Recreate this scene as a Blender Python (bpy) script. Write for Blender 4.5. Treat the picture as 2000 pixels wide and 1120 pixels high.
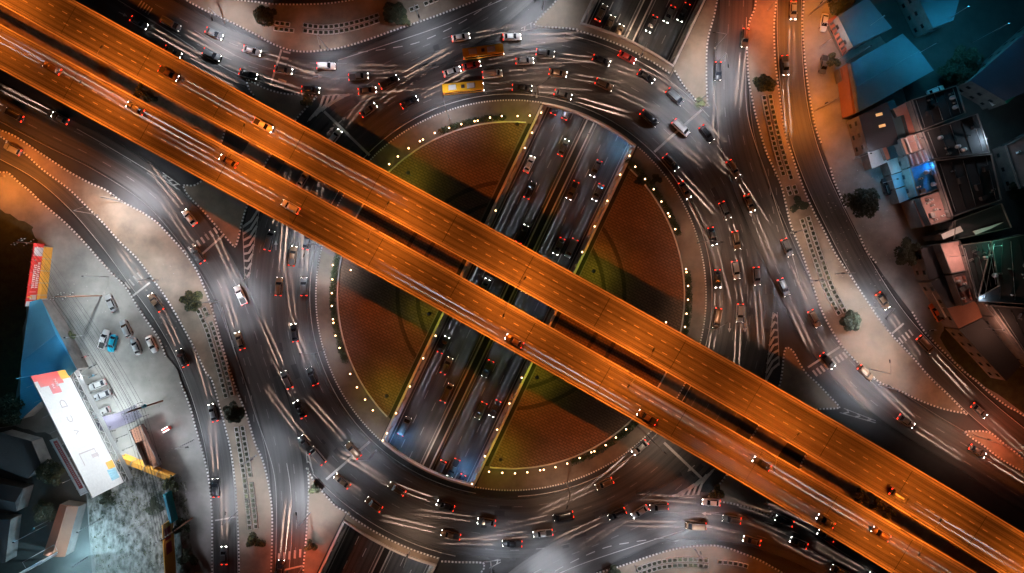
import bpy, bmesh, math, random
from mathutils import Vector, Matrix
from mathutils.geometry import tessellate_polygon
R = math.radians
rnd = random.Random(7)
for o in list(bpy.data.objects): bpy.data.objects.remove(o)
scene = bpy.context.scene
COL = scene.collection

# ------------------------------------------------------------------ camera
H = 187.0          # drone height above the ground, metres
S = 0.14           # metres of ground per photo pixel
cam_d = bpy.data.cameras.new('camera'); cam = bpy.data.objects.new('camera', cam_d); COL.objects.link(cam)
cam.location = (0, 0, H); cam.rotation_euler = (0, 0, 0)
cam_d.sensor_width = 36; cam_d.lens = 18.0 / (1000 * S / H)
cam_d.clip_start = 1; cam_d.clip_end = 3000
scene.camera = cam

# ------------------------------------------------------------------ night sky, faint moon, exposure
w = bpy.data.worlds.new('World'); scene.world = w; w.use_nodes = True
wn = w.node_tree; wn.nodes.clear()
sky = wn.nodes.new('ShaderNodeTexSky'); sky.sky_type = 'NISHITA'; sky.sun_disc = False
sky.sun_elevation = R(-4.0); sky.sun_rotation = R(120)
bg = wn.nodes.new('ShaderNodeBackground'); bg.inputs[1].default_value = 0.05  # night: far below daylight
wo = wn.nodes.new('ShaderNodeOutputWorld')
wn.links.new(sky.outputs[0], bg.inputs[0]); wn.links.new(bg.outputs[0], wo.inputs[0])
moon_d = bpy.data.lights.new('moon', 'SUN'); moon_d.energy = 0.012; moon_d.angle = R(0.5); moon_d.color = (.55, .75, 1)
moon = bpy.data.objects.new('moon', moon_d); COL.objects.link(moon); moon.rotation_euler = (R(35), R(10), R(120))
scene.view_settings.view_transform = 'Standard'; scene.view_settings.look = 'None'
scene.view_settings.exposure = 0; scene.view_settings.gamma = 1
cy = scene.cycles
cy.use_denoising = True
try: cy.denoiser = 'OPENIMAGEDENOISE'
except Exception: pass
cy.max_bounces = 4; cy.diffuse_bounces = 2; cy.glossy_bounces = 2; cy.transmission_bounces = 2; cy.transparent_max_bounces = 6
cy.sample_clamp_indirect = 3; cy.sample_clamp_direct = 30
cy.use_light_tree = True; cy.use_adaptive_sampling = False; cy.caustics_reflective = False; cy.caustics_refractive = False

# ------------------------------------------------------------------ helpers
def W(x, y, z=0.0):
    k = S * (H - z) / H
    return Vector(((x - 1000) * k, (560 - y) * k, z))

def tag(o, label=None, cat=None, group=None, kind=None):
    if label: o['label'] = label
    if cat: o['category'] = cat
    if group: o['group'] = group
    if kind: o['kind'] = kind
    return o

def empty(name, loc=(0, 0, 0), rz=0.0, label=None, cat=None, group=None):
    o = bpy.data.objects.new(name, None); COL.objects.link(o)
    o.empty_display_size = .3
    o.location = loc; o.rotation_euler = (0, 0, rz)
    return tag(o, label, cat, group)

class MB:
    def __init__(s): s.v = []; s.f = []; s.uv = []; s.mi = []; s.cur = 0
    def face(s, pts, uvs=None):
        b = len(s.v); s.v.extend([tuple(p) for p in pts]); s.f.append(tuple(range(b, b + len(pts))))
        s.uv.append(uvs or [(p[0], p[1]) for p in pts]); s.mi.append(s.cur)
    def box(s, c, d, rz=0.0, taper=1.0):
        hx, hy, hz = d[0] / 2, d[1] / 2, d[2] / 2; ca, sa = math.cos(rz), math.sin(rz)
        P = []
        for sz in (-1, 1):
            t = 1 if sz < 0 else taper
            for sx, sy in ((-1, -1), (1, -1), (1, 1), (-1, 1)):
                x, y = sx * hx * t, sy * hy * t
                P.append((c[0] + x * ca - y * sa, c[1] + x * sa + y * ca, c[2] + sz * hz))
        s.hull(P)
    def hull(s, P):   # P: 4 lower (ccw) + 4 upper
        for q in ((3, 2, 1, 0), (4, 5, 6, 7), (0, 1, 5, 4), (1, 2, 6, 5), (2, 3, 7, 6), (3, 0, 4, 7)):
            s.face([P[i] for i in q])
    def prism(s, poly, z0, z1):
        poly = ccw(poly)
        for a, b in zip(poly, poly[1:] + poly[:1]):
            s.face([(a[0], a[1], z0), (b[0], b[1], z0), (b[0], b[1], z1), (a[0], a[1], z1)])
        s.flat(poly, z1)
    def flat(s, poly, z):
        P = [Vector((p[0], p[1], 0)) for p in poly]
        for t in tessellate_polygon([P]):
            a, b, c = (P[i] for i in t)
            q = [a, b, c]
            if (b - a).cross(c - a).z < 0: q = [a, c, b]
            s.face([(p.x, p.y, z) for p in q])
    def tube(s, pts, r, n=8, r2=None):
        pts = [Vector(p) for p in pts]; rings = []
        for i, p in enumerate(pts):
            d = (pts[min(i + 1, len(pts) - 1)] - pts[max(i - 1, 0)]).normalized()
            a = d.orthogonal().normalized() if abs(d.z) > .99 else d.cross(Vector((0, 0, 1))).normalized()
            b = d.cross(a); t = i / max(1, len(pts) - 1); rr = r + ((r2 if r2 is not None else r) - r) * t
            rings.append([p + (a * math.cos(2 * math.pi * k / n) + b * math.sin(2 * math.pi * k / n)) * rr for k in range(n)])
        for q, q2 in zip(rings, rings[1:]):
            for k in range(n): s.face([q[k], q[(k + 1) % n], q2[(k + 1) % n], q2[k]])
        s.face(rings[0][::-1]); s.face(rings[-1])
    def lathe(s, c, prof, n=12, axis='z'):
        def P(r, h, a):
            if axis == 'z': return (c[0] + r * math.cos(a), c[1] + r * math.sin(a), c[2] + h)
            return (c[0] + r * math.cos(a), c[1] + h, c[2] + r * math.sin(a))
        for (r0, h0), (r1, h1) in zip(prof, prof[1:]):
            for k in range(n):
                a, b = 2 * math.pi * k / n, 2 * math.pi * (k + 1) / n
                q = [P(r0, h0, a), P(r0, h0, b), P(r1, h1, b), P(r1, h1, a)]
                if r0 < 1e-6: q = [q[0], q[2], q[3]]
                elif r1 < 1e-6: q = q[:3]
                s.face(q)
    def loft(s, secs, cap=True):
        for a, b in zip(secs, secs[1:]):
            n = len(a)
            for k in range(n): s.face([a[k], a[(k + 1) % n], b[(k + 1) % n], b[k]])
        if cap: s.face(secs[0][::-1]); s.face(secs[-1])
    def build(s, name, mats, parent=None, smooth=False, merge=False, fix=True):
        me = bpy.data.meshes.new(name); me.from_pydata(s.v, [], s.f)
        if not isinstance(mats, (list, tuple)): mats = [mats]
        for m in mats: me.materials.append(m)
        ul = me.uv_layers.new(name='UVMap'); i = 0
        for fuv in s.uv:
            for u in fuv: ul.data[i].uv = u; i += 1
        for p, mi in zip(me.polygons, s.mi): p.material_index = mi
        if merge or smooth:
            bm = bmesh.new(); bm.from_mesh(me); bmesh.ops.remove_doubles(bm, verts=bm.verts, dist=.0008)
            if fix: bmesh.ops.recalc_face_normals(bm, faces=bm.faces)
            bm.to_mesh(me); bm.free()
        if smooth:
            for p in me.polygons: p.use_smooth = True
        me.update()
        o = bpy.data.objects.new(name, me); COL.objects.link(o)
        if parent is not None: o.parent = parent
        return o

def ccw(poly):
    a = sum(p[0] * q[1] - q[0] * p[1] for p, q in zip(poly, poly[1:] + poly[:1]))
    return list(poly) if a > 0 else list(poly)[::-1]

def smooth_line(pts, n=6):
    out = []
    P = [pts[0]] + list(pts) + [pts[-1]]
    for i in range(1, len(P) - 2):
        p0, p1, p2, p3 = P[i - 1], P[i], P[i + 1], P[i + 2]
        for k in range(n):
            t = k / n
            out.append(tuple(.5 * ((2 * p1[j]) + (-p0[j] + p2[j]) * t + (2 * p0[j] - 5 * p1[j] + 4 * p2[j] - p3[j]) * t * t + (-p0[j] + 3 * p1[j] - 3 * p2[j] + p3[j]) * t ** 3) for j in (0, 1)))
    out.append(tuple(pts[-1][:2])); return out

def dedupe(pts, eps=.02):
    out = [pts[0]]
    for p in pts[1:]:
        if math.hypot(p[0] - out[-1][0], p[1] - out[-1][1]) > eps: out.append(p)
    return out

def offset(pts, d, closed=False):
    n = len(pts); out = []
    for i in range(n):
        a = pts[i - 1] if (i > 0 or closed) else pts[i]; b = pts[(i + 1) % n] if (i < n - 1 or closed) else pts[i]
        tx, ty = b[0] - a[0], b[1] - a[1]; l = math.hypot(tx, ty) or 1
        out.append((pts[i][0] - ty / l * d, pts[i][1] + tx / l * d))
    return out

def cum(pts):
    c = [0]
    for a, b in zip(pts, pts[1:]): c.append(c[-1] + math.hypot(b[0] - a[0], b[1] - a[1]))
    return c

def at_len(pts, c, s):
    s = max(0, min(c[-1] - 1e-6, s))
    for i in range(len(c) - 1):
        if c[i + 1] >= s:
            t = (s - c[i]) / max(1e-9, c[i + 1] - c[i]); a, b = pts[i], pts[i + 1]; l = max(1e-9, c[i + 1] - c[i])
            return (a[0] + (b[0] - a[0]) * t, a[1] + (b[1] - a[1]) * t), ((b[0] - a[0]) / l, (b[1] - a[1]) / l)

def ribbon(mb, L, Rr, z, z2=None):
    """quads between two equally long polylines; uv = (length, 0..1)"""
    c = cum(L)
    for i in range(len(L) - 1):
        a, b, e, f = L[i], L[i + 1], Rr[i + 1], Rr[i]
        mb.face([(f[0], f[1], z), (e[0], e[1], z), (b[0], b[1], z), (a[0], a[1], z)], [(c[i], 0), (c[i + 1], 0), (c[i + 1], 1), (c[i], 1)])

def copy_tree(o, parent=None):
    c = o.copy(); COL.objects.link(c)
    if parent is not None: c.parent = parent
    for ch in o.children: copy_tree(ch, c)
    return c

ORD = ['zeroth', 'first', 'second', 'third', 'fourth', 'fifth', 'sixth', 'seventh', 'eighth', 'ninth', 'tenth', 'eleventh', 'twelfth', 'thirteenth', 'fourteenth',
       'fifteenth', 'sixteenth', 'seventeenth', 'eighteenth', 'nineteenth', 'twentieth']
def ordn(i):
    if i <= 20: return ORD[i]
    tens = {2: 'twenty', 3: 'thirty', 4: 'forty', 5: 'fifty', 6: 'sixty', 7: 'seventy'}[i // 10]
    return tens + '-' + ORD[i % 10] if i % 10 else tens[:-1] + 'ieth'

# ------------------------------------------------------------------ materials
def mat(name, col, rough=.8, metal=0.0, col2=None, scale=1.5, detail=6, bump=0.0, bscale=None, emit=None, estr=0.0, contrast=.25, stretch=None, spec=None):
    m = bpy.data.materials.new(name); m.use_nodes = True; n = m.node_tree.nodes; l = m.node_tree.links
    b = n['Principled BSDF']; b.inputs['Roughness'].default_value = rough; b.inputs['Metallic'].default_value = metal
    if spec is not None: b.inputs['Specular IOR Level'].default_value = spec
    col = (*col, 1)
    if col2 is None: col2 = tuple(c * .8 for c in col[:3])
    tc = n.new('ShaderNodeTexCoord'); mp = n.new('ShaderNodeMapping'); l.new(tc.outputs['Object'], mp.inputs[0])
    if stretch: mp.inputs['Scale'].default_value = stretch
    nz = n.new('ShaderNodeTexNoise'); nz.inputs['Scale'].default_value = scale; nz.inputs['Detail'].default_value = detail; nz.inputs['Roughness'].default_value = .65
    l.new(mp.outputs[0], nz.inputs[0])
    cr = n.new('ShaderNodeValToRGB'); cr.color_ramp.elements[0].position = .5 - contrast; cr.color_ramp.elements[1].position = .5 + contrast
    cr.color_ramp.elements[0].color = (*col2, 1); cr.color_ramp.elements[1].color = col
    l.new(nz.outputs[0], cr.inputs[0]); l.new(cr.outputs[0], b.inputs['Base Color'])
    if bump:
        n2 = n.new('ShaderNodeTexNoise'); n2.inputs['Scale'].default_value = bscale or scale * 6; n2.inputs['Detail'].default_value = 4
        l.new(mp.outputs[0], n2.inputs[0]); bp = n.new('ShaderNodeBump'); bp.inputs['Strength'].default_value = bump; bp.inputs['Distance'].default_value = .05
        l.new(n2.outputs[0], bp.inputs['Height']); l.new(bp.outputs[0], b.inputs['Normal'])
    if emit:
        b.inputs['Emission Color'].default_value = (*emit, 1); b.inputs['Emission Strength'].default_value = estr
    m['out'] = 1
    return m

def math_node(n, l, op, a, b=None, c=None, clamp=False):
    x = n.new('ShaderNodeMath'); x.operation = op; x.use_clamp = clamp
    for i, v in enumerate((a, b, c)):
        if v is None: continue
        if isinstance(v, (int, float)): x.inputs[i].default_value = v
        else: l.new(v, x.inputs[i])
    return x.outputs[0]

def kerb_mat(name, period, ca, cb):
    m = mat(name, ca, .7); n = m.node_tree.nodes; l = m.node_tree.links; b = n['Principled BSDF']
    uv = n.new('ShaderNodeUVMap'); sp = n.new('ShaderNodeSeparateXYZ'); l.new(uv.outputs[0], sp.inputs[0])
    fr = math_node(n, l, 'FRACT', math_node(n, l, 'DIVIDE', sp.outputs[0], period))
    gt = math_node(n, l, 'GREATER_THAN', fr, .5)
    src = b.inputs['Base Color'].links[0].from_socket
    mx = n.new('ShaderNodeMix'); mx.data_type = 'RGBA'
    l.new(gt, mx.inputs['Factor']); l.new(src, mx.inputs['A']); mx.inputs['B'].default_value = (*cb, 1)
    l.new(mx.outputs['Result'], b.inputs['Base Color']); return m

def road_mat(name, lanes, base=.055, alpha_edge=True, radial=False, bright=1.0):
    """asphalt with wheel tracks, oil lines and pale streaks echoing light trails along the road (UV u = metres along, v = across 0..1)"""
    m = bpy.data.materials.new(name); m.use_nodes = True; n = m.node_tree.nodes; l = m.node_tree.links
    b = n['Principled BSDF']; b.inputs['Roughness'].default_value = .62
    uv = n.new('ShaderNodeUVMap'); sp = n.new('ShaderNodeSeparateXYZ'); l.new(uv.outputs[0], sp.inputs[0])
    u, v = sp.outputs[0], sp.outputs[1]
    cb = n.new('ShaderNodeCombineXYZ'); l.new(math_node(n, l, 'MULTIPLY', u, .012), cb.inputs[0]); l.new(math_node(n, l, 'MULTIPLY', v, lanes * 4.0), cb.inputs[1])
    n1 = n.new('ShaderNodeTexNoise'); n1.inputs['Scale'].default_value = 1.6; n1.inputs['Detail'].default_value = 5; n1.inputs['Roughness'].default_value = .7; l.new(cb.outputs[0], n1.inputs[0])  # streaks along the lanes: wear, with pale lines standing in for light trails
    # two wheel tracks per lane, polished darker
    wv = math_node(n, l, 'COSINE', math_node(n, l, 'MULTIPLY', v, 2 * math.pi * lanes * 2))
    tc = n.new('ShaderNodeTexCoord'); n2 = n.new('ShaderNodeTexNoise'); n2.inputs['Scale'].default_value = .06; n2.inputs['Detail'].default_value = 5; l.new(tc.outputs['Object'], n2.inputs[0])
    n3 = n.new('ShaderNodeTexNoise'); n3.inputs['Scale'].default_value = 3.0; n3.inputs['Detail'].default_value = 6; l.new(tc.outputs['Object'], n3.inputs[0])
    f = math_node(n, l, 'ADD', math_node(n, l, 'MULTIPLY', n1.outputs[0], 1.5), math_node(n, l, 'MULTIPLY', wv, .09))
    f = math_node(n, l, 'ADD', f, math_node(n, l, 'MULTIPLY', n2.outputs[0], .8))
    f = math_node(n, l, 'ADD', f, math_node(n, l, 'MULTIPLY', n3.outputs[0], .35))
    f = math_node(n, l, 'SUBTRACT', math_node(n, l, 'MULTIPLY', f, 1.0 if alpha_edge else 1.5), .83 if alpha_edge else 1.5, clamp=True)
    cr = n.new('ShaderNodeValToRGB'); cr.color_ramp.elements[0].color = (base * .42, base * .42, base * .44, 1); cr.color_ramp.elements[1].color = (base * 1.75 * bright, base * 1.68 * bright, base * 1.6 * bright, 1)
    cr.color_ramp.elements[0].position = .1; cr.color_ramp.elements[1].position = .95
    l.new(f, cr.inputs[0]); l.new(cr.outputs[0], b.inputs['Base Color'])
    bp = n.new('ShaderNodeBump'); bp.inputs['Strength'].default_value = .3; bp.inputs['Distance'].default_value = .02; l.new(n3.outputs[0], bp.inputs['Height']); l.new(bp.outputs[0], b.inputs['Normal'])
    if alpha_edge:
        e = math_node(n, l, 'MULTIPLY', math_node(n, l, 'MINIMUM', v, math_node(n, l, 'SUBTRACT', 1.0, v)), 7.0, clamp=True)
        l.new(e, b.inputs['Alpha'])
    return m

M = {}
M['asphalt'] = mat('asphalt', (.045, .044, .044), .7, col2=(.018, .018, .02), scale=.12, detail=9, bump=.3, bscale=8)
M['road_ring'] = road_mat('ring_asphalt', 5, .05)
M['road'] = road_mat('arterial_asphalt', 3, .05)
M['deck'] = road_mat('deck_asphalt', 3, .095, alpha_edge=False)
M['trench_road'] = road_mat('underpass_asphalt', 3, .045, alpha_edge=False)
M['concrete'] = mat('concrete', (.42, .40, .37), .85, col2=(.26, .25, .23), scale=.8, bump=.3)
M['parapet'] = mat('parapet_concrete', (.66, .64, .6), .8, col2=(.46, .44, .42), scale=.6, bump=.2)
M['dark_concrete'] = mat('dark_concrete', (.16, .155, .15), .85, col2=(.07, .07, .07), scale=.5, bump=.3)
M['paving'] = mat('sidewalk', (.34, .275, .21), .85, col2=(.11, .09, .07), scale=.11, detail=12, bump=.4, bscale=6, contrast=.22)
M['lot'] = mat('lot_concrete', (.30, .29, .27), .85, col2=(.10, .10, .095), scale=.1, detail=12, bump=.4, bscale=5, contrast=.24)
M['verge'] = mat('dry_verge', (.42, .34, .25), .95, col2=(.16, .13, .09), scale=.25, detail=11, bump=.6, bscale=4, contrast=.2)
M['rim_paving'] = mat('rim_paving', (.22, .185, .15), .9, col2=(.09, .075, .06), scale=.15, detail=12, bump=.4, bscale=6, contrast=.22)
M['hedge_bed'] = mat('hedge_bed', (.035, .035, .022), .95, col2=(.01, .011, .008), scale=1.2, detail=10, bump=.8)
M['yard'] = mat('dark_yard', (.07, .075, .07), .95, col2=(.025, .03, .028), scale=.12, detail=10, bump=.5, bscale=4)
M['grass'] = mat('rough_grass', (.06, .07, .03), .95, col2=(.018, .022, .012), scale=.5, detail=10, bump=.8, bscale=6)
M['rubble'] = mat('rubble_soil', (.34, .325, .30), .95, col2=(.035, .038, .028), scale=.75, detail=15, bump=1.0, bscale=5, contrast=.13, stretch=(1, .55, 1))
M['kerb'] = kerb_mat('painted_kerb', .95, (.8, .8, .78), (.09, .085, .08))
M['kerb_fine'] = kerb_mat('painted_kerb_fine', .74, (.8, .8, .78), (.09, .085, .08))
M['kerb_red'] = kerb_mat('painted_kerb_red', .95, (.8, .8, .78), (.20, .035, .025))
M['paint'] = mat('road_paint', (.62, .61, .58), .6, col2=(.26, .25, .24), scale=2.5, detail=8, contrast=.3)
M['paint_worn'] = mat('worn_paint', (.30, .29, .28), .7, col2=(.10, .10, .10), scale=2.0, detail=8, contrast=.25)
M['steel'] = mat('galvanised_steel', (.4, .4, .4), .45, .8)
M['dark_steel'] = mat('dark_steel', (.05, .05, .05), .5, .5)
M['rust_steel'] = mat('rusted_pole', (.22, .10, .06), .7, .2, bump=.2)
M['black'] = mat('black_rubber', (.02, .02, .02), .8)
M['glass'] = mat('vehicle_glass', (.012, .014, .018), .08)
M['head'] = mat('headlight_lens', (.9, .9, .9), .2, emit=(1, .93, .85), estr=60)
M['tail'] = mat('tail_lens', (.5, .02, .01), .3, emit=(1, .03, .01), estr=6)
M['head_off'] = mat('headlight_off', (.5, .5, .5), .2)
M['tail_off'] = mat('tail_off', (.3, .02, .02), .3)
M['leaf'] = mat('leaf_dark', (.04, .05, .022), .7, col2=(.015, .022, .01), scale=.8)
M['leaf_olive'] = mat('leaf_olive', (.13, .13, .035), .7, col2=(.06, .07, .022), scale=1.2)
M['bark'] = mat('bark', (.12, .09, .06), .9, bump=.5)
M['hedge'] = mat('hedge_leaf', (.05, .07, .022), .8, col2=(.02, .03, .01), scale=2)
M['sodium_lens'] = mat('sodium_lens', (.8, .6, .4), .3, emit=(1, .35, .06), estr=8)
M['white_lens'] = mat('white_lens', (.8, .8, .8), .3, emit=(.9, .95, 1), estr=25)
M['globe'] = mat('globe_glass', (.8, .8, .75), .3, emit=(1, .55, .25), estr=12)
M['tube'] = mat('lit_tube', (.8, .8, .8), .3, emit=(1, .8, .8), estr=4)

def car_paint(name, c, metal=.0): return mat(name, c, .28, metal, col2=tuple(x * .92 for x in c), scale=1)
PAINT = {'white': car_paint('white_paint', (.75, .75, .74)), 'silver': car_paint('silver_paint', (.42, .43, .44), .5), 'black': car_paint('black_paint', (.012, .012, .014)),
         'grey': car_paint('grey_paint', (.11, .115, .12), .3), 'red': car_paint('red_paint', (.35, .02, .015)), 'blue': car_paint('blue_paint', (.01, .09, .26)),
         'teal': car_paint('teal_paint', (.0, .22, .34)), 'orange': car_paint('orange_paint', (.55, .10, .015)), 'yellow': car_paint('yellow_paint', (.65, .35, .02)),
         'bronze': car_paint('bronze_paint', (.16, .10, .06), .4)}

# plaza brick: radial dark bands, brick courses
def plaza_mat():
    m = mat('plaza_brick', (.24, .15, .10), .9, col2=(.11, .07, .05), scale=.06, detail=9, bump=.4, bscale=3, contrast=.2)
    n = m.node_tree.nodes; l = m.node_tree.links; b = n['Principled BSDF']; src = b.inputs['Base Color'].links[0].from_socket
    tc = n.new('ShaderNodeTexCoord'); mp = n.new('ShaderNodeMapping'); l.new(tc.outputs['Object'], mp.inputs[0]); mp.inputs['Rotation'].default_value = (0, 0, R(28))
    br = n.new('ShaderNodeTexBrick'); br.inputs['Scale'].default_value = .36; l.new(mp.outputs[0], br.inputs[0])
    br.inputs['Color1'].default_value = (1, 1, 1, 1); br.inputs['Color2'].default_value = (.8, .8, .8, 1); br.inputs['Mortar'].default_value = (.5, .5, .5, 1); br.inputs['Mortar Size'].default_value = .045
    mx = n.new('ShaderNodeMix'); mx.data_type = 'RGBA'; mx.blend_type = 'MULTIPLY'; mx.inputs['Factor'].default_value = 1
    l.new(src, mx.inputs['A']); l.new(br.outputs[0], mx.inputs['B'])
    c = W(998, 577)
    vm = n.new('ShaderNodeVectorMath'); vm.operation = 'DISTANCE'; l.new(tc.outputs['Object'], vm.inputs[0]); vm.inputs[1].default_value = (c.x, c.y, .16)
    d = vm.outputs['Value']
    def band(r0, wd): return math_node(n, l, 'LESS_THAN', math_node(n, l, 'ABSOLUTE', math_node(n, l, 'SUBTRACT', d, r0)), wd)
    bb = math_node(n, l, 'ADD', band(31, .55), band(25.5, .55), clamp=True)
    mx2 = n.new('ShaderNodeMix'); mx2.data_type = 'RGBA'; mx2.blend_type = 'MULTIPLY'; l.new(bb, mx2.inputs['Factor']); l.new(mx.outputs['Result'], mx2.inputs['A']); mx2.inputs['B'].default_value = (.4, .4, .4, 1)
    l.new(mx2.outputs['Result'], b.inputs['Base Color']); return m
M['plaza'] = plaza_mat()

# ------------------------------------------------------------------ lamps' light (batwing optics like a real street luminaire)
def lantern_light(name, energy, color, power=2.2, cap=9.0, radius=.25, cut=.12, span=.5):
    d = bpy.data.lights.new(name, 'POINT'); d.energy = energy; d.color = color; d.shadow_soft_size = radius
    d.use_nodes = True; n = d.node_tree.nodes; l = d.node_tree.links; n.clear()
    g = n.new('ShaderNodeNewGeometry'); sp = n.new('ShaderNodeSeparateXYZ'); l.new(g.outputs['Incoming'], sp.inputs[0])
    z = math_node(n, l, 'ABSOLUTE', sp.outputs[2])
    s = math_node(n, l, 'MINIMUM', math_node(n, l, 'POWER', math_node(n, l, 'MAXIMUM', z, .02), -power), cap)
    s = math_node(n, l, 'MULTIPLY', s, math_node(n, l, 'POWER', math_node(n, l, 'DIVIDE', math_node(n, l, 'SUBTRACT', z, cut), span, clamp=True), 1.3))     # full-cutoff optics: little light near the horizon
    e = n.new('ShaderNodeEmission'); l.new(s, e.inputs[1]); o = n.new('ShaderNodeOutputLight'); l.new(e.outputs[0], o.inputs[0])
    return d
def add_light(name, data, loc, parent=None, rot=(0, 0, 0), scale=None):
    o = bpy.data.objects.new(name, data); COL.objects.link(o); o.location = loc; o.rotation_euler = rot
    if scale: o.scale = scale
    if parent is not None: o.parent = parent
    return o

# ------------------------------------------------------------------ layout numbers (photo pixels -> W())
CX, CY = 998, 577
RIN, ROUT = 382, 531
TD = (-.4297, .9030); TN = (.9030, .4297); TP = (1060, 200); TW = 201.0
def tu(x, y): return (x - TP[0]) * TN[0] + (y - TP[1]) * TN[1]
def tpt(u, t): return (TP[0] + TN[0] * u + TD[0] * t, TP[1] + TN[1] * u + TD[1] * t)      # t px along (down the picture)
def WX(p, z=0): v = W(p[0], p[1], z); return (v.x, v.y)
def circ(r, a): return (CX + r * math.cos(a), CY + r * math.sin(a))

# ------------------------------------------------------------------ GROUND, underpass trench
g = MB(); FAR = 3600
L0, L1 = tpt(0, -FAR), tpt(0, FAR); R0, R1 = tpt(TW, -FAR), tpt(TW, FAR)
n90 = (-TN[0] * FAR, -TN[1] * FAR)
g.flat([WX(L0), WX(L1), WX((L1[0] + n90[0], L1[1] + n90[1])), WX((L0[0] + n90[0], L0[1] + n90[1]))], 0)
g.flat([WX(R0), WX(R1), WX((R1[0] - n90[0], R1[1] - n90[1])), WX((R0[0] - n90[0], R0[1] - n90[1]))], 0)
tag(g.build('ground', M['asphalt']), kind='structure')

def line_circle(u, r, sgn):
    """t (px) where the trench line at offset u meets the circle r; sgn -1 = upper picture"""
    px, py = TP[0] + TN[0] * u - CX, TP[1] + TN[1] * u - CY
    b = px * TD[0] + py * TD[1]; c = px * px + py * py - r * r; D = math.sqrt(b * b - c)
    return -b + sgn * D
ZF = -6.2
def tw(u_m, t_m, z=0):           # metres across / along from the trench rim
    o = W(*TP); a = Vector((TN[0], -TN[1], 0)); d = Vector((TD[0], -TD[1], 0)); v = o + a * u_m + d * t_m
    return (v.x, v.y, z)
TWm = TW * S; LONG = 330
fl = MB(); fl.face([tw(0, -LONG, ZF - .02), tw(0, LONG, ZF - .02), tw(TWm, LONG, ZF - .02), tw(TWm, -LONG, ZF - .02)][::-1])
tag(fl.build('underpass_floor', M['dark_concrete']), kind='structure')
def troad(u0, u1):
    mb = MB(); mb.face([tw(u0, -LONG, ZF), tw(u1, -LONG, ZF), tw(u1, LONG, ZF), tw(u0, LONG, ZF)][::-1], [(0, 0), (0, 1), (2 * LONG, 1), (2 * LONG, 0)][::-1]); return mb
MID = TWm / 2
tag(troad(1.3, MID - 1.35).build('underpass_road', M['trench_road']), kind='structure')
tag(troad(MID + 1.35, TWm - 1.3).build('underpass_road', M['trench_road']), kind='structure')
mk = MB()
def tbox(mb, u0, u1, t0, t1, z0, z1):
    P = [tw(u0, t0, z0), tw(u0, t1, z0), tw(u1, t1, z0), tw(u1, t0, z0), tw(u0, t0, z1), tw(u0, t1, z1), tw(u1, t1, z1), tw(u1, t0, z1)]
    mb.hull(P)
def tquad(mb, u0, u1, t0, t1, z): mb.face([tw(u0, t0, z), tw(u0, t1, z), tw(u1, t1, z), tw(u1, t0, z)])
for (a, b) in ((1.3, MID - 1.35), (MID + 1.35, TWm - 1.3)):
    wd = b - a; lane = (wd - 1.4) / 3
    for k in (1, 2):
        t = -190 + (k * 2.2)
        while t < 190:
            tquad(mk, a + .7 + lane * k - .09, a + .7 + lane * k + .09, t, t + 2.6, ZF + .008); t += 7.6
    for e in (a + .55, b - .55): tquad(mk, e - .08, e + .08, -LONG, LONG, ZF + .008)
tag(mk.build('road_marking', M['paint']), kind='structure')
# retaining walls
for side in (0, 1):
    u = 0 if side == 0 else TWm; s = 1 if side == 0 else -1
    e = empty('retaining_wall', tw(u, 0, ZF), label=('concrete retaining wall along the left side of the underpass' if side == 0 else 'concrete retaining wall along the right side of the underpass'), cat='wall', group='underpass walls')
    def rel(mb, name, m):
        o = mb.build(name, m); o.parent = e; o.matrix_parent_inverse = e.matrix_basis.inverted(); return o
    uu = 0 if side == 0 else TW; cuts = [(line_circle(uu, 548, -1) * S, line_circle(uu, RIN - 5, -1) * S), (line_circle(uu, RIN - 5, 1) * S, line_circle(uu, 548, 1) * S)]
    spans = [(-LONG, cuts[0][0] - .3), (cuts[0][1] + .3, cuts[1][0] - .3), (cuts[1][1] + .3, LONG)]
    a = MB(); tbox(a, *sorted((u + s * .0, u + s * .45)), -LONG, LONG, ZF, -1.305); rel(a, 'wall', M['concrete'])
    for ta, tb in spans: a = MB(); tbox(a, *sorted((u + s * .001, u + s * .449)), ta, tb, -1.304, .55); rel(a, 'wall', M['concrete'])
    a = MB(); tbox(a, *sorted((u + s * .46, u + s * 1.2)), -LONG, LONG, ZF - .01, ZF + .85); rel(a, 'crash_barrier', M['parapet'])
    for ta, tb in spans: a = MB(); tbox(a, *sorted((u - s * .06, u + s * .51)), ta, tb, .553, .68); rel(a, 'coping', M['parapet'])
    a = MB()
    t = -180
    while t < 180:
        a = MB(); tbox(a, *sorted((u + s * .452, u + s * .85)), t, t + .5, ZF + .86, -1.4 if any(c0 - 1 < t < c1 + 1 for c0, c1 in cuts) else .5); rel(a, 'buttress', M['concrete']); t += 4.5
e = empty('median_barrier', tw(MID, 0, ZF), label='double concrete barrier with a dark strip between the underpass carriageways', cat='barrier')
for s in (-1, 1):
    a = MB(); tbox(a, *sorted((MID + s * .85, MID + s * 1.2)), -LONG, LONG, ZF - .01, ZF + 1.0); o = a.build('barrier', M['parapet']); o.parent = e; o.matrix_parent_inverse = e.matrix_basis.inverted()
a = MB(); tbox(a, MID - .84, MID + .84, -LONG, LONG, ZF - .01, ZF + .5); o = a.build('infill_strip', M['black']); o.parent = e; o.matrix_parent_inverse = e.matrix_basis.inverted()

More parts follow.
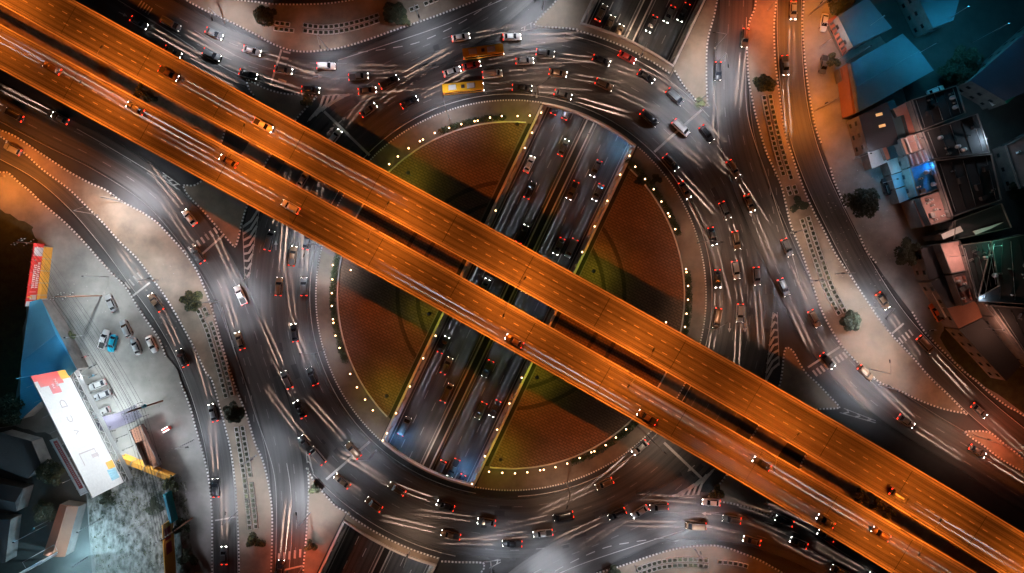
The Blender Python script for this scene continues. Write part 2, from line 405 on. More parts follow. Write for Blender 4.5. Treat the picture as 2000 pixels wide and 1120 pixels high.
# ring road bridges over the trench
for sgn, nm in ((-1, 'top'), (1, 'bottom')):
    e = empty('road_bridge', W(*tpt(TW / 2, line_circle(TW / 2, 460, sgn))), label=f'curved concrete bridge carrying the roundabout over the underpass at the {nm} of the photo', cat='bridge', group='roundabout bridges')
    inv = Matrix.Translation(-e.location)
    def part(mb, name, m):
        o = mb.build(name, m); o.parent = e; o.matrix_parent_inverse = inv; return o
    N = 16; us = [TW * i / N for i in range(N + 1)]
    A = [WX(tpt(u, line_circle(u, RIN - 5, sgn))) for u in us]; B = [WX(tpt(u, line_circle(u, 548, sgn))) for u in us]
    mb = MB()
    for i in range(N):
        for z, fl_ in ((0.0, 1), (-1.3, -1)):
            q = [(A[i][0], A[i][1], z), (A[i + 1][0], A[i + 1][1], z), (B[i + 1][0], B[i + 1][1], z), (B[i][0], B[i][1], z)]
            mb.face(q)
        for P in (A, B): mb.face([(P[i][0], P[i][1], -1.3), (P[i + 1][0], P[i + 1][1], -1.3), (P[i + 1][0], P[i + 1][1], 0), (P[i][0], P[i][1], 0)])
    part(mb, 'deck', M['asphalt'])
    for r0, r1, nm2 in ((RIN - 5, RIN - 1.5, 'parapet'), (544.5, 548, 'parapet')):
        mb = MB()
        for i in range(N):
            q = [WX(tpt(us[i], line_circle(us[i], r0, sgn))), WX(tpt(us[i + 1], line_circle(us[i + 1], r0, sgn))), WX(tpt(us[i + 1], line_circle(us[i + 1], r1, sgn))), WX(tpt(us[i], line_circle(us[i], r1, sgn)))]
            mb.hull([(p[0], p[1], -1.301) for p in q] + [(p[0], p[1], .95) for p in q])
        part(mb, nm2, M['parapet'])
    # footway outside the ring kerb on the bridge
    mb = MB()
    for i in range(N):
        q = [WX(tpt(us[i], line_circle(us[i], ROUT, sgn))), WX(tpt(us[i + 1], line_circle(us[i + 1], ROUT, sgn))), WX(tpt(us[i + 1], line_circle(us[i + 1], 544.4, sgn))), WX(tpt(us[i], line_circle(us[i], 544.4, sgn)))]
        mb.hull([(p[0], p[1], .001) for p in q] + [(p[0], p[1], .15) for p in q])
    part(mb, 'footway', M['paving'])
    mb = MB(); Lk = [WX(tpt(u, line_circle(u, ROUT, sgn))) for u in us]; Rk = [WX(tpt(u, line_circle(u, ROUT + 3, sgn))) for u in us]
    ribbon(mb, Lk, Rk, .185)
    for i in range(N): mb.face([(Lk[i][0], Lk[i][1], .15), (Lk[i + 1][0], Lk[i + 1][1], .15), (Lk[i + 1][0], Lk[i + 1][1], .185), (Lk[i][0], Lk[i][1], .185)], [(0, 0)] * 4)
    part(mb, 'kerb', M['kerb'])
    for rr in (RIN + 18, 530):
        mb = MB(); t0 = line_circle(TW / 2, rr, sgn) * S
        t0 += 0 if sgn * (rr - 460) > 0 else 0
        tbox(mb, MID - .8, MID + .8, t0 - 1.7, t0 + 1.7, ZF + .51, -1.31); part(mb, 'pier', M['concrete'])

# ------------------------------------------------------------------ ISLANDS, pavements and kerbs
def island(name, segs, m, z=.15, kerb_m='kerb', kw=.42, kinds=('structure',)):
    """segs: list of (points px, has_kerb). Concatenated they form the closed outline."""
    poly = []; lines = []
    for pts, k in segs:
        q = smooth_line(pts, 5) if len(pts) > 2 else list(pts)
        q = [WX(p) for p in q]; poly += q
        if k: lines.append(dedupe(q))
    poly = dedupe(poly)
    if math.hypot(poly[0][0] - poly[-1][0], poly[0][1] - poly[-1][1]) < .02: poly.pop()
    area = sum(p[0] * q[1] - q[0] * p[1] for p, q in zip(poly, poly[1:] + poly[:1]))
    mb = MB(); mb.prism(poly, .001, z)
    o = tag(mb.build(name, m), kind='structure')
    kb = MB()
    for q in lines:
        s = 1 if area > 0 else -1
        out = offset(q, -.01 * s); inn = offset(q, kw * s); ribbon(kb, out, inn, z + .035)
        c = cum(out)
        for i in range(len(out) - 1):
            for P in (out, inn):
                kb.face([(P[i][0], P[i][1], .001), (P[i + 1][0], P[i + 1][1], .001), (P[i + 1][0], P[i + 1][1], z + .035), (P[i][0], P[i][1], z + .035)], [(c[i], 0), (c[i + 1], 0), (c[i + 1], 1), (c[i], 1)])
    if kb.v: kb.build('kerb', M[kerb_m], o)
    return o

# central island halves
for side in (0, 1):
    def arc(r):
        pts = []
        for i in range(721):
            a = R(i * .5 - (0 if side == 0 else 180)); p = circ(r, a); u = tu(*p)
            if (u < -1) if side == 0 else (u > TW + 1): pts.append(p)
        return pts
    A = arc(RIN)
    o = island('pavement', [(A[::4] + [A[-1]], True), ([A[-1], A[0]], False)], M['rim_paving'], kerb_m='kerb_fine', kw=.34)
    u0 = -9 if side == 0 else TW + 9
    B = [p for p in arc(337) if ((tu(*p) < -9) if side == 0 else (tu(*p) > TW + 9))]
    mb = MB(); mb.flat([WX(p) for p in B], .156); mb.build('plaza', M['plaza'], o)
    ua, ub = (-8.5, -1.5) if side == 0 else (TW + 1.5, TW + 8.5)
    C_ = [WX(tpt(ua, line_circle(ua, 337, -1))), WX(tpt(ua, line_circle(ua, 337, 1))), WX(tpt(ub, line_circle(ub, 337, 1))), WX(tpt(ub, line_circle(ub, 337, -1)))]
    mb = MB(); mb.flat(C_, .158); mb.build('planting_strip', M['hedge_bed'], o)
    # low wall round the plaza
    mb = MB(); q1 = [WX(p) for p in B]; q2 = [WX((CX + (p[0] - CX) * 1.007, CY + (p[1] - CY) * 1.007)) for p in B]
    for i in range(len(B) - 1):
        mb.hull([(q1[i][0], q1[i][1], .15), (q1[i + 1][0], q1[i + 1][1], .15), (q2[i + 1][0], q2[i + 1][1], .15), (q2[i][0], q2[i][1], .15)] +
                [(q1[i][0], q1[i][1], .5), (q1[i + 1][0], q1[i + 1][1], .5), (q2[i + 1][0], q2[i + 1][1], .5), (q2[i][0], q2[i][1], .5)])
    tag(mb.build('garden_wall', M['parapet']), 'low curved wall round the ' + ('left' if side == 0 else 'right') + ' half of the brick plaza', 'wall', 'low walls round the plaza')

isl = {}
isl['north'] = island('pavement', [([(330, -20), (360, 0), (400, 22), (433, 37), (467, 53), (500, 70), (533, 88), (567, 100), (600, 103), (633, 100), (667, 95), (717, 80), (773, 60), (833, 40), (900, 15), (937, 0), (975, -18)], True),
    ([(975, -18), (850, -40), (720, -8), (650, 5), (583, 8), (533, 7), (500, 3), (450, -4), (400, -25)], True), ([(400, -25), (330, -20)], False)], M['paving'])
isl['west'] = island('pavement', [([(-60, 235), (0, 253), (33, 267), (83, 300), (133, 333), (177, 357), (207, 370), (240, 393), (277, 413), (307, 433), (333, 460), (360, 490), (383, 523), (400, 560), (417, 606), (433, 666), (457, 743), (484, 813), (499, 863), (515, 900), (527, 950), (533, 1000), (533, 1060), (530, 1150), (528, 1250)], True),
    ([(528, 1250), (466, 1250)], False),
    ([(466, 1250), (466, 1117), (463, 1013), (457, 933), (448, 873), (431, 806), (414, 746), (400, 726), (380, 683), (360, 646), (340, 610), (317, 573), (290, 536), (267, 506), (233, 473), (200, 436), (167, 403), (133, 370), (83, 333), (50, 303), (20, 283), (0, 268), (-60, 235)], True)], M['paving'])
isl['south_west'] = island('pavement', [([(600, 913), (617, 943), (634, 963), (658, 988)] + [(circ(ROUT, R(a))) for a in (128, 126)] , True),
    ([circ(ROUT, R(126)), (672 - 6, 1015 + 5), (622 - 60, 1120 + 120)], False), ([(560, 1240), (588, 1130), (592, 1100), (597, 1046), (600, 993), (602, 953), (600, 913)], True)], M['paving'])
def rim_ring_arc(a0, a1, r): return [circ(r, R(a0 + (a1 - a0) * i / 12)) for i in range(13)]
isl['north_east'] = island('pavement', [([(1316, 139), (1333, 167), (1358, 197), (1367, 208), (1382, 207), (1383, 203), (1381, 150), (1383, 83), (1397, 27), (1408, -40), (1415, -120)], True), ([(1415, -120), (1436, -120), (1317, 131), (1316, 139)], False)], M['paving'])
isl['north_gore'] = island('pavement', [([(1128, 60), (1100, 57), (1060, 55), (1043, 52), (1045, 43), (1060, 27), (1080, 7), (1110, -30), (1150, -80)], True), ([(1150, -80), (1193, -80), (1134, 44), (1128, 60)], False)], M['paving'])
isl['south_gore'] = island('pavement', [([(862, 1095), (900, 1097), (941, 1098), (947, 1106), (940, 1120), (900, 1165), (860, 1220)], True), ([(860, 1220), (800, 1220), (858, 1105), (862, 1095)], False)], M['yard'])
isl['south'] = island('pavement', [([(1164, 1119), (1200, 1108), (1234, 1097), (1284, 1080), (1334, 1068), (1384, 1064), (1417, 1068), (1451, 1080), (1484, 1093), (1520, 1113), (1560, 1135), (1640, 1180)], True),
    ([(1640, 1180), (1600, 1200), (1450, 1150), (1350, 1140), (1250, 1155), (1140, 1180), (1060, 1165)], False), ([(1060, 1165), (1100, 1140), (1164, 1119)], True)], M['paving'])
isl['west_gore'] = island('pavement', [([(404, 345), (380, 361), (358, 362), (367, 383), (393, 410), (413, 433), (433, 456), (450, 476), (460, 483), (467, 466), (473, 440), (483, 406), (500, 368), (520, 320), (548, 278), (583, 230), (617, 193), (617, 187), (583, 183), (560, 183), (527, 175), (500, 163), (482, 155), (484, 172), (497, 190)], True),
    ([(497, 190), (500, 240), (480, 290), (450, 320), (404, 345)], False)], M['paving'])
isl['east_gore'] = island('pavement', [([(1592, 809), (1597, 801), (1634, 799), (1639, 793), (1617, 769), (1595, 746), (1577, 730), (1563, 710), (1550, 686), (1537, 678), (1530, 690), (1524, 740), (1510, 780), (1478, 836), (1450, 878), (1414, 933), (1381, 973), (1401, 980), (1434, 986), (1468, 995), (1494, 1005), (1513, 1013), (1507, 1000), (1498, 980)], True),
    ([(1498, 980), (1500, 930), (1520, 890), (1550, 850), (1592, 809)], False)], M['paving'])
isl['east'] = island('pavement', [([(1475, -120), (1475, 0), (1463, 40), (1457, 77), (1460, 150), (1470, 207), (1480, 247), (1493, 293), (1513, 337), (1527, 373), (1543, 440), (1563, 490), (1580, 540), (1600, 600), (1623, 646), (1647, 683), (1680, 716), (1714, 746), (1754, 764), (1794, 783), (1834, 798), (1867, 806), (1889, 809)], True),
    ([(1889, 809), (1874, 793), (1851, 769), (1820, 740), (1777, 690), (1733, 643), (1700, 596), (1667, 546), (1633, 496), (1610, 450), (1590, 413), (1570, 367), (1550, 310), (1533, 253), (1523, 183), (1515, 117), (1513, 50), (1517, 0), (1519, -120)], True), ([(1519, -120), (1475, -120)], False)], M['paving'])
isl['south_east'] = island('pavement', [([(1884, 843), (1894, 841), (1931, 843), (1958, 863), (1984, 883), (2010, 903), (2090, 965)], True), ([(2090, 965), (2090, 990)], False), ([(2090, 990), (2000, 925), (1984, 916), (1951, 896), (1918, 871), (1887, 850), (1884, 843)], True)], M['paving'])
isl['deck_nw'] = island('pavement', [([(-300, -190), (0, -25), (250, 115), (415, 208), (434, 232), (440, 258), (428, 292)], True), ([(428, 292), (300, 262), (150, 178), (0, 95), (-150, 15), (-300, -70), (-300, -190)], True)], M['verge'])
isl['deck_se'] = island('pavement', [([(1592, 862), (1570, 893), (1562, 915), (1570, 940), (1700, 1020), (1850, 1112), (2000, 1210), (2200, 1330)], True), ([(2200, 1330), (2200, 1225), (2000, 1100), (1850, 1008), (1700, 918), (1592, 862)], True)], M['verge'])
# outer land
isl['west_land'] = island('pavement', [([(-60, 322), (0, 335), (17, 337), (40, 357), (60, 373), (77, 390), (100, 410), (127, 433), (157, 463), (187, 496), (217, 530), (247, 560), (273, 603), (293, 633), (313, 663), (325, 696)], True), ([(325, 696), (345, 720), (354, 746)], False),
    ([(354, 746), (371, 789), (387, 846), (401, 896), (411, 946), (416, 1013), (416, 1117), (416, 1250)], True), ([(416, 1250), (416, 2400), (-1200, 2400), (-1200, 322), (-60, 322)], False)], M['lot'])
isl['east_land'] = island('pavement', [([(1568, -160), (1568, 0), (1565, 43), (1570, 117), (1580, 193), (1590, 247), (1603, 283)], True), ([(1603, 283), (1620, 328)], False), ([(1620, 328), (1627, 353), (1637, 376), (1650, 406)], True), ([(1650, 406), (1677, 460)], False),
    ([(1677, 460), (1690, 490), (1710, 515)], True), ([(1710, 515), (1745, 565), (1780, 610)], False), ([(1780, 610), (1800, 643), (1820, 666), (1850, 696), (1877, 723), (1906, 746), (1934, 771), (1968, 796), (1998, 813), (2120, 900)], True),
    ([(2120, 900), (3600, 1900), (3600, -1400), (1568, -1400), (1568, -160)], False)], M['lot'])
def sheet(name, pts, m, z=.158):
    mb = MB(); mb.flat([WX(p) for p in pts], z); return tag(mb.build(name, M[m] if isinstance(m, str) else m), kind='structure')
def wob(pts, amp=5, n=5):
    q = []
    P = pts + [pts[0]]
    for a, b in zip(P, P[1:]):
        for k in range(n): t = k / n; q.append((a[0] + (b[0] - a[0]) * t + rnd.uniform(-amp, amp) * (k > 0), a[1] + (b[1] - a[1]) * t + rnd.uniform(-amp, amp) * (k > 0)))
    return q
sheet('grass', wob([(-400, 400), (0, 408), (60, 440), (75, 470), (52, 590), (40, 720), (30, 830), (-400, 900)], 4), 'grass')
sheet('dark_yard', wob([(-400, 905), (30, 832), (100, 850), (170, 970), (190, 1300), (-400, 1300)], 3), 'yard', .157)
sheet('vacant_lot', wob([(172, 962), (230, 900), (330, 938), (355, 950), (372, 1010), (378, 1200), (192, 1200)], 4), 'rubble', .162)
sheet('dark_yard', wob([(1745, 100), (1640, -20), (1640, -300), (2400, -300), (2400, 900), (2000, 730), (1900, 560), (1820, 400), (1780, 230)], 3), 'yard', .157)
sheet('soil', wob([(1835, 660), (1850, 620), (2400, 1000), (2400, 1060), (2010, 815), (1905, 740), (1860, 700)], 2), 'grass', .161)

# ------------------------------------------------------------------ ROADS (worn surface courses laid on the ground sheet)
mb = MB(); NA = 180
outer = [WX(circ(ROUT - 1, 2 * math.pi * i / NA)) for i in range(NA + 1)]; inner = [WX(circ(RIN + 1, 2 * math.pi * i / NA)) for i in range(NA + 1)]
ribbon(mb, inner, outer, .004)
tag(mb.build('roundabout_road', M['road_ring']), kind='structure')
def sym(pts): return [(1996 - x, 1154 - y) for x, y in pts]
P_NW = [(100, -70), (250, 5), (350, 60), (450, 108), (550, 138), (650, 147), (750, 140)]
P_N = [(640, 185), (720, 140), (800, 105), (880, 62), (960, 10), (1040, -60)]
P_E = [(1440, -60), (1436, 60), (1428, 150), (1434, 250), (1460, 350), (1500, 450), (1540, 540), (1590, 640), (1650, 715), (1720, 780), (1800, 835), (1900, 895), (2080, 1010)]
P_EF = [(1543, -60), (1541, 60), (1549, 180), (1567, 270), (1595, 350), (1635, 435), (1685, 530), (1740, 615), (1795, 680), (1860, 745), (1935, 815), (2080, 930)]
P_SE, P_S, P_W, P_WF = sym(P_NW), sym(P_N), sym(P_E), sym(P_EF)
P_W = [(555, 1250), (562, 1100), (565, 1000), (558, 900), (535, 800), (500, 700), (465, 600), (425, 520), (370, 440), (300, 365), (200, 300), (100, 250), (-60, 165)]
P_WF = [(442, 1240), (440, 1100), (436, 990), (425, 880), (400, 780), (365, 690), (320, 610), (270, 540), (215, 465), (150, 390), (80, 330), (0, 285), (-80, 240)]
ROADS = {'nw': (P_NW, 120, 3, .008), 'n': (P_N, 120, 3, .012), 'e': (P_E, 82, 3, .016), 'ef': (P_EF, 60, 2, .008), 'se': (P_SE, 120, 3, .008), 's': (P_S, 120, 3, .012), 'w': (P_W, 82, 3, .016), 'wf': (P_WF, 58, 2, .008)}
for k, (P, wd, lanes, z) in ROADS.items():
    q = dedupe([WX(p) for p in smooth_line(P, 8)], .5)
    mb = MB(); ribbon(mb, offset(q, -wd * S / 2), offset(q, wd * S / 2), z)
    tag(mb.build('road', M['road']), kind='structure')

# ------------------------------------------------------------------ painted markings
ZM = .024
solid, worn = MB(), MB()
def strip(mb, pts, wpx, dash=None, z=ZM, smooth=True):
    q = [WX(p) for p in (smooth_line(pts, 6) if (smooth and len(pts) > 2) else pts)]
    q = dedupe(q, .05); wd = wpx * S
    if dash is None:
        L, Rr = offset(q, -wd / 2), offset(q, wd / 2); ribbon(mb, L, Rr, z); return
    c = cum(q); s = dash[2] if len(dash) > 2 else 0
    while s < c[-1]:
        seg = [at_len(q, c, s + dash[0] * k / 2)[0] for k in range(3)]
        ribbon(mb, offset(seg, -wd / 2), offset(seg, wd / 2), z); s += dash[0] + dash[1]
def arcpts(r, a0, a1, n=40): return [circ(r, R(a0 + (a1 - a0) * i / n)) for i in range(n + 1)]
strip(solid, arcpts(RIN + 11, 100, 448, 120), 1.2, smooth=False)
for r in (413, 441, 469, 498):
    for a0, a1 in ((-125, -68), (-60, -8), (0, 35), (50, 100), (112, 172), (180, 215)):
        strip(worn, arcpts(r, a0 + rnd.uniform(-3, 3), a1 + rnd.uniform(-3, 3)), 1.0, dash=(2.4, 4.6, rnd.uniform(0, 4)), smooth=False)
strip(solid, arcpts(521, -78, -42), 1.1, smooth=False); strip(solid, arcpts(521, 102, 138), 1.1, smooth=False)
# road edge lines and dashes
def par(P, d):
    q = smooth_line(P, 6); return offset(q, d)
for key, ds in (('w', (-36,)), ('e', (-36,)), ('wf', (-23, 24)), ('ef', (23, -24))):
    for d in ds: strip(worn if key in ('w', 'e') else solid, par(ROADS[key][0], d), 1.0, smooth=False)
for key, ds in (('w', (-14, 14)), ('e', (-14, 14)), ('nw', (-22, 8)), ('se', (-22, 8))):
    for d in ds: strip(worn, par(ROADS[key][0], d), 1.1, dash=(2.6, 5.0), smooth=False)
strip(worn, [(380, 60), (480, 118), (600, 150), (700, 152)], 1.0); strip(worn, sym([(380, 60), (480, 118), (600, 150), (700, 152)]), 1.0)
strip(solid, [(230, 0), (330, 62), (430, 128), (480, 152)], 1.2); strip(solid, sym([(230, 0), (330, 62), (430, 128), (480, 152)]), 1.0)
LN = [(660, 118), (760, 86), (860, 52), (930, 22), (985, -2)]
strip(solid, LN, 1.3); strip(solid, sym(LN), 1.3)
LD = [(700, 103), (760, 95), (820, 82), (900, 45), (960, 5)]
strip(solid, LD, 1.5, dash=(2.6, 2.2)); strip(solid, sym(LD), 1.5, dash=(2.6, 2.2))
LD2 = [(750, 125), (830, 90), (900, 62), (980, 20), (1010, 0)]
strip(worn, LD2, 1.2, dash=(2.2, 3.6)); strip(worn, sym(LD2), 1.2, dash=(2.2, 3.6))
LE = [(1500, 330), (1508, 400), (1525, 470), (1550, 545), (1562, 580)]
strip(worn, LE, 1.6, dash=(2.0, 3.2)); strip(worn, sym(LE), 1.6, dash=(2.0, 3.2)); strip(worn, [(x + 12, y) for x, y in LE], 1.3, dash=(2.0, 3.2)); strip(worn, [(x - 12, y) for x, y in sym(LE)], 1.3, dash=(2.0, 3.2))
strip(solid, [(434, 600), (450, 660), (478, 745), (500, 815), (520, 870), (536, 930), (540, 1000), (538, 1120)], 1.1)
strip(solid, sym([(434, 600), (450, 660), (478, 745), (500, 815), (520, 870), (536, 930), (540, 1000), (538, 1120)]), 1.1)
strip(solid, [(150, 252), (220, 292), (300, 340), (352, 372)], 1.0); strip(solid, [(560, 905), (568, 960), (570, 1040), (565, 1110)], 1.0)
# stop lines
for a, b, wpx in (((633, 218), (722, 304), 5), ((1278, 297), (1370, 215), 4.5), ((637, 937), (722, 863), 4.5), ((1297, 865), (1374, 938), 5), ((528, 168), (550, 97), 4), ((382, 508), (436, 460), 4),
                  ((1578, 718), (1640, 678), 4), ((260, 578), (293, 552), 3.5), ((1742, 652), (1765, 632), 3.5), ((536, 1118), (592, 1105), 3), ((420, 1017), (460, 1010), 2.5)):
    strip(solid, [a, b], wpx, smooth=False)
# zebra blocks beside stop lines
def zebra(a, b, n, length, d, wpx=4.2):
    for i in range(n):
        t = (i + .5) / n; x, y = a[0] + (b[0] - a[0]) * t, a[1] + (b[1] - a[1]) * t
        strip(solid, [(x, y), (x + d[0] * length, y + d[1] * length)], wpx, smooth=False)
zebra((355, 492), (430, 436), 9, 13, (.55, .83)); zebra((1582, 742), (1650, 692), 9, 13, (-.55, -.83)) if False else zebra((1584, 726), (1650, 686), 9, 14, (.6, .8))
zebra((240, 555), (272, 530), 4, 16, (.62, .78), 3.2); zebra((1752, 662), (1778, 642), 4, 14, (.6, .8), 3.2)
zebra((540, 1082), (592, 1072), 5, 16, (-.05, 1)); zebra((540, 140), (555, 95), 4, 14, (1, .25), 3.5); zebra((536, 172), (546, 150), 2, 16, (1, .3), 4)
zebra((275, 0), (300, 18), 5, 16, (-.55, .8), 2.2)
# chevron gores
def gore(tipA, edge_a, edge_b, n, wpx=4.5):
    """edge_a, edge_b : two point lists; chevrons between"""
    for i in range(n):
        t = (i + .3) / n
        a = (edge_a[0][0] + (edge_a[1][0] - edge_a[0][0]) * t, edge_a[0][1] + (edge_a[1][1] - edge_a[0][1]) * t)
        b = (edge_b[0][0] + (edge_b[1][0] - edge_b[0][0]) * t, edge_b[0][1] + (edge_b[1][1] - edge_b[0][1]) * t)
        m = ((a[0] + b[0]) / 2 + (tipA[0]) * 7, (a[1] + b[1]) / 2 + tipA[1] * 7)
        strip(solid, [a, m, b], wpx, smooth=False)
    strip(solid, edge_a, 1.2, smooth=False); strip(solid, edge_b, 1.2, smooth=False)
gore((0, 1), [(474, 440), (478, 545)], [(508, 400), (486, 545)], 8); gore((0, -1), [(1522, 714), (1518, 610)], [(1494, 752), (1510, 610)], 8)
gore((1, -.3), [(630, 187), (690, 184)], [(600, 238), (672, 184)], 6); gore((-1, .3), [(1366, 967), (1306, 970)], [(1396, 916), (1324, 970)], 6)
gore((1, .2), [(1648, 798), (1710, 822)], [(1640, 806), (1710, 826)], 3, 3); gore((-1, -.2), [(352, 362), (318, 338)], [(346, 370), (318, 342)], 3, 3)
gore((-.6, .8), [(1040, 44), (1018, 56)], [(1052, 56), (1018, 60)], 2, 2.5); gore((.6, -.8), [(956, 1110), (978, 1098)], [(944, 1098), (978, 1094)], 2, 2.5)
gore((0, -1), [(600, 905), (597, 870)], [(612, 925), (599, 870)], 3, 2.5)
# lane arrows: shaft plus head pointing along the traffic
def arrow(x, y, dx, dy, s=9):
    strip(solid, [(x - dx * s, y - dy * s), (x + dx * s * .3, y + dy * s * .3)], 1.6, smooth=False)
    nx, ny = -dy, dx; mb = solid
    P = [WX(p) for p in ((x + dx * s * 1.1, y + dy * s * 1.1), (x + dx * s * .2 + nx * s * .38, y + dy * s * .2 + ny * s * .38), (x + dx * s * .2 - nx * s * .38, y + dy * s * .2 - ny * s * .38))]
    mb.flat(P, ZM)
for x, y, dx, dy in ((539, 480, 0, -1), (572, 485, .1, -1), (603, 488, .15, -1), (1455, 640, 0, 1), (1425, 640, -.05, 1), (645, 255, .75, -.66), (668, 235, .75, -.66), (1350, 915, -.75, .66), (620, 150, 1, .1), (1020, 137, 1, .05), (1380, 1004, -1, -.1), (240, 28, .9, .45), (1465, 415, .3, .95)):
    arrow(x, y, dx, dy)
pt = MB()
for i in range(60):
    r, a = rnd.uniform(RIN + 15, ROUT - 12), rnd.uniform(0, 360); x, y = circ(r, R(a)); tx, ty = -math.sin(R(a)), math.cos(R(a)); l_, w_ = rnd.uniform(6, 30), rnd.uniform(4, 12)
    if -12 < tu(x, y) < TW + 12: continue
    nx, ny = ty, -tx; pt.flat([WX((x + tx * l_ * u + nx * w_ * v, y + ty * l_ * u + ny * w_ * v)) for u, v in ((-.5, -.5), (.5, -.5), (.5, .5), (-.5, .5))], .0195)
tag(pt.build('road_patch', mat('patch_asphalt', (.028, .028, .03), .7, col2=(.012, .012, .014), scale=1)), kind='structure')
tag(solid.build('road_marking', M['paint']), kind='structure'); tag(worn.build('road_marking', M['paint_worn']), kind='structure')

# ------------------------------------------------------------------ ELEVATED EXPRESSWAY DECKS
ZD = 10.0
XS = [-400, -200, 0, 143, 253, 500, 660, 827, 1000, 1104, 1333, 1500, 1740, 1951, 2200, 2400]
def interp(tab, x):
    tab = sorted(tab)
    if x <= tab[0][0]: a, b = tab[0], tab[1]
    elif x >= tab[-1][0]: a, b = tab[-2], tab[-1]
    else:
        for a, b in zip(tab, tab[1:]):
            if a[0] <= x <= b[0]: break
    return a[1] + (b[1] - a[1]) * (x - a[0]) / (b[0] - a[0])
def quadfit(tab):
    # least squares cubic through the measured edge points
    import numpy as np
    t = np.array(tab, float); c = np.polyfit(t[:, 0] / 1000, t[:, 1], 3); return lambda x: float(np.polyval(c, x / 1000))
E_UN = quadfit([(143, 0), (500, 193), (827, 373), (1000, 471), (1497, 743), (2000, 1042)])
E_US = quadfit([(0, 10), (253, 147), (500, 283), (660, 373), (1000, 560), (1333, 746), (1500, 840), (1734, 980), (1951, 1120)])
E_LN = quadfit([(0, 48), (253, 183), (500, 317), (593, 373), (1000, 595), (1257, 746), (1500, 880), (1667, 976), (1901, 1117)])
E_LS = quadfit([(0, 137), (250, 267), (430, 373), (500, 410), (1000, 684), (1104, 746), (1500, 973), (1740, 1120)])
def edge(fn, z): return [WX((x, fn(x)), z) for x in range(-300, 2321, 40)]
DECKS = {}
for nm, fo, fi, ordr in (('upper', E_UN, E_US, 0), ('lower', E_LS, E_LN, 1)):
    zt = ZD + 1.0
    O_, I_ = edge(fo, zt), edge(fi, zt)
    c0 = ((O_[33][0] + I_[33][0]) / 2, (O_[33][1] + I_[33][1]) / 2)
    e = empty('elevated_road', (c0[0], c0[1], 0), label='long orange-lit elevated expressway deck, the ' + ('upper right' if ordr == 0 else 'lower left') + ' of the two crossing the roundabout', cat='elevated road', group='elevated expressway decks')
    inv = Matrix.Translation((-c0[0], -c0[1], 0))
    def part(mb, name, m, parent=None, **k):
        o = mb.build(name, m, **k); o.parent = parent or e; o.matrix_parent_inverse = inv if parent is None else Matrix.Identity(4); return o
    sgn = 1 if (I_[0][1] - O_[0][1]) * (O_[1][0] - O_[0][0]) - (I_[0][0] - O_[0][0]) * (O_[1][1] - O_[0][1]) > 0 else -1
    def inoff(d): return offset(O_, d * sgn)             # offset from outer edge towards inner
    def inoff2(d): return offset(I_, -d * sgn)
    def slab(L, Rr, z0, z1, mb):
        for i in range(len(L) - 1):
            q = [L[i], L[i + 1], Rr[i + 1], Rr[i]]
            q = ccw(q); mb.hull([(p[0], p[1], z0) for p in q] + [(p[0], p[1], z1) for p in q])
    mb = MB(); A, B = inoff(.12), inoff2(.12)
    for i in range(len(A) - 1):
        for za, fl_ in ((ZD - .003, 0), (ZD - .5, 1)):
            mb.face([(A[i][0], A[i][1], za), (A[i + 1][0], A[i + 1][1], za), (B[i + 1][0], B[i + 1][1], za), (B[i][0], B[i][1], za)])
        for P in (A, B): mb.face([(P[i][0], P[i][1], ZD - .5), (P[i + 1][0], P[i + 1][1], ZD - .5), (P[i + 1][0], P[i + 1][1], ZD - .003), (P[i][0], P[i][1], ZD - .003)])
    part(mb, 'deck_slab', M['dark_concrete'])
    mb = MB(); slab(inoff(2.4), inoff2(2.4), ZD - 2.1, ZD - .501, mb); part(mb, 'girder', M['dark_concrete'])
    mb = MB(); ribbon(mb, inoff(1.0), inoff2(1.0), ZD + .001)
    for i in range(len(mb.uv)): pass
    part(mb, 'roadway', M['deck'])
    for f in (inoff, inoff2):
        mb = MB(); slab(f(0), f(.30), ZD - .5, ZD + 1.0, mb); part(mb, 'parapet', M['parapet'])
        mb = MB(); slab(f(.48), f(1.02), ZD, ZD + .2, mb); part(mb, 'kerb', M['concrete'])
    mb = MB()
    L, Rr = inoff(1.0), inoff2(1.0)
    def mixl(t): return [(a[0] + (b[0] - a[0]) * t, a[1] + (b[1] - a[1]) * t) for a, b in zip(L, Rr)]
    for t in ((.36, .66) if ordr == 0 else (.36, .66)):
        q = mixl(t); c = cum(q); s = 3.0
        while s < c[-1] - 3:
            a, d = at_len(q, c, s); b, _ = at_len(q, c, s + 1.5); nx, ny = -d[1] * .085, d[0] * .085
            mb.face([(a[0] - nx, a[1] - ny, ZD + .009), (b[0] - nx, b[1] - ny, ZD + .009), (b[0] + nx, b[1] + ny, ZD + .009), (a[0] + nx, a[1] + ny, ZD + .009)]); s += 4.02
    part(mb, 'lane_dashes', M['paint'])
    for t in (.04, .96):
        mb = MB(); q = mixl(t); ribbon(mb, offset(q, -.05), offset(q, .05), ZD + .009); part(mb, 'edge_line', M['paint_worn'])
    mid = mixl(.5); cm = cum(mid)
    s = 20
    jm = MB()
    while s < cm[-1]:
        (x, y), d = at_len(mid, cm, s); wd = 4.9; nx, ny = -d[1], d[0]
        jm.box((x, y, ZD + .004), (.16, 9.6, .01), math.atan2(d[1], d[0])); s += 22.5
    part(jm, 'expansion_joint', M['black'])
    s = 8.0 if ordr == 0 else 8.0
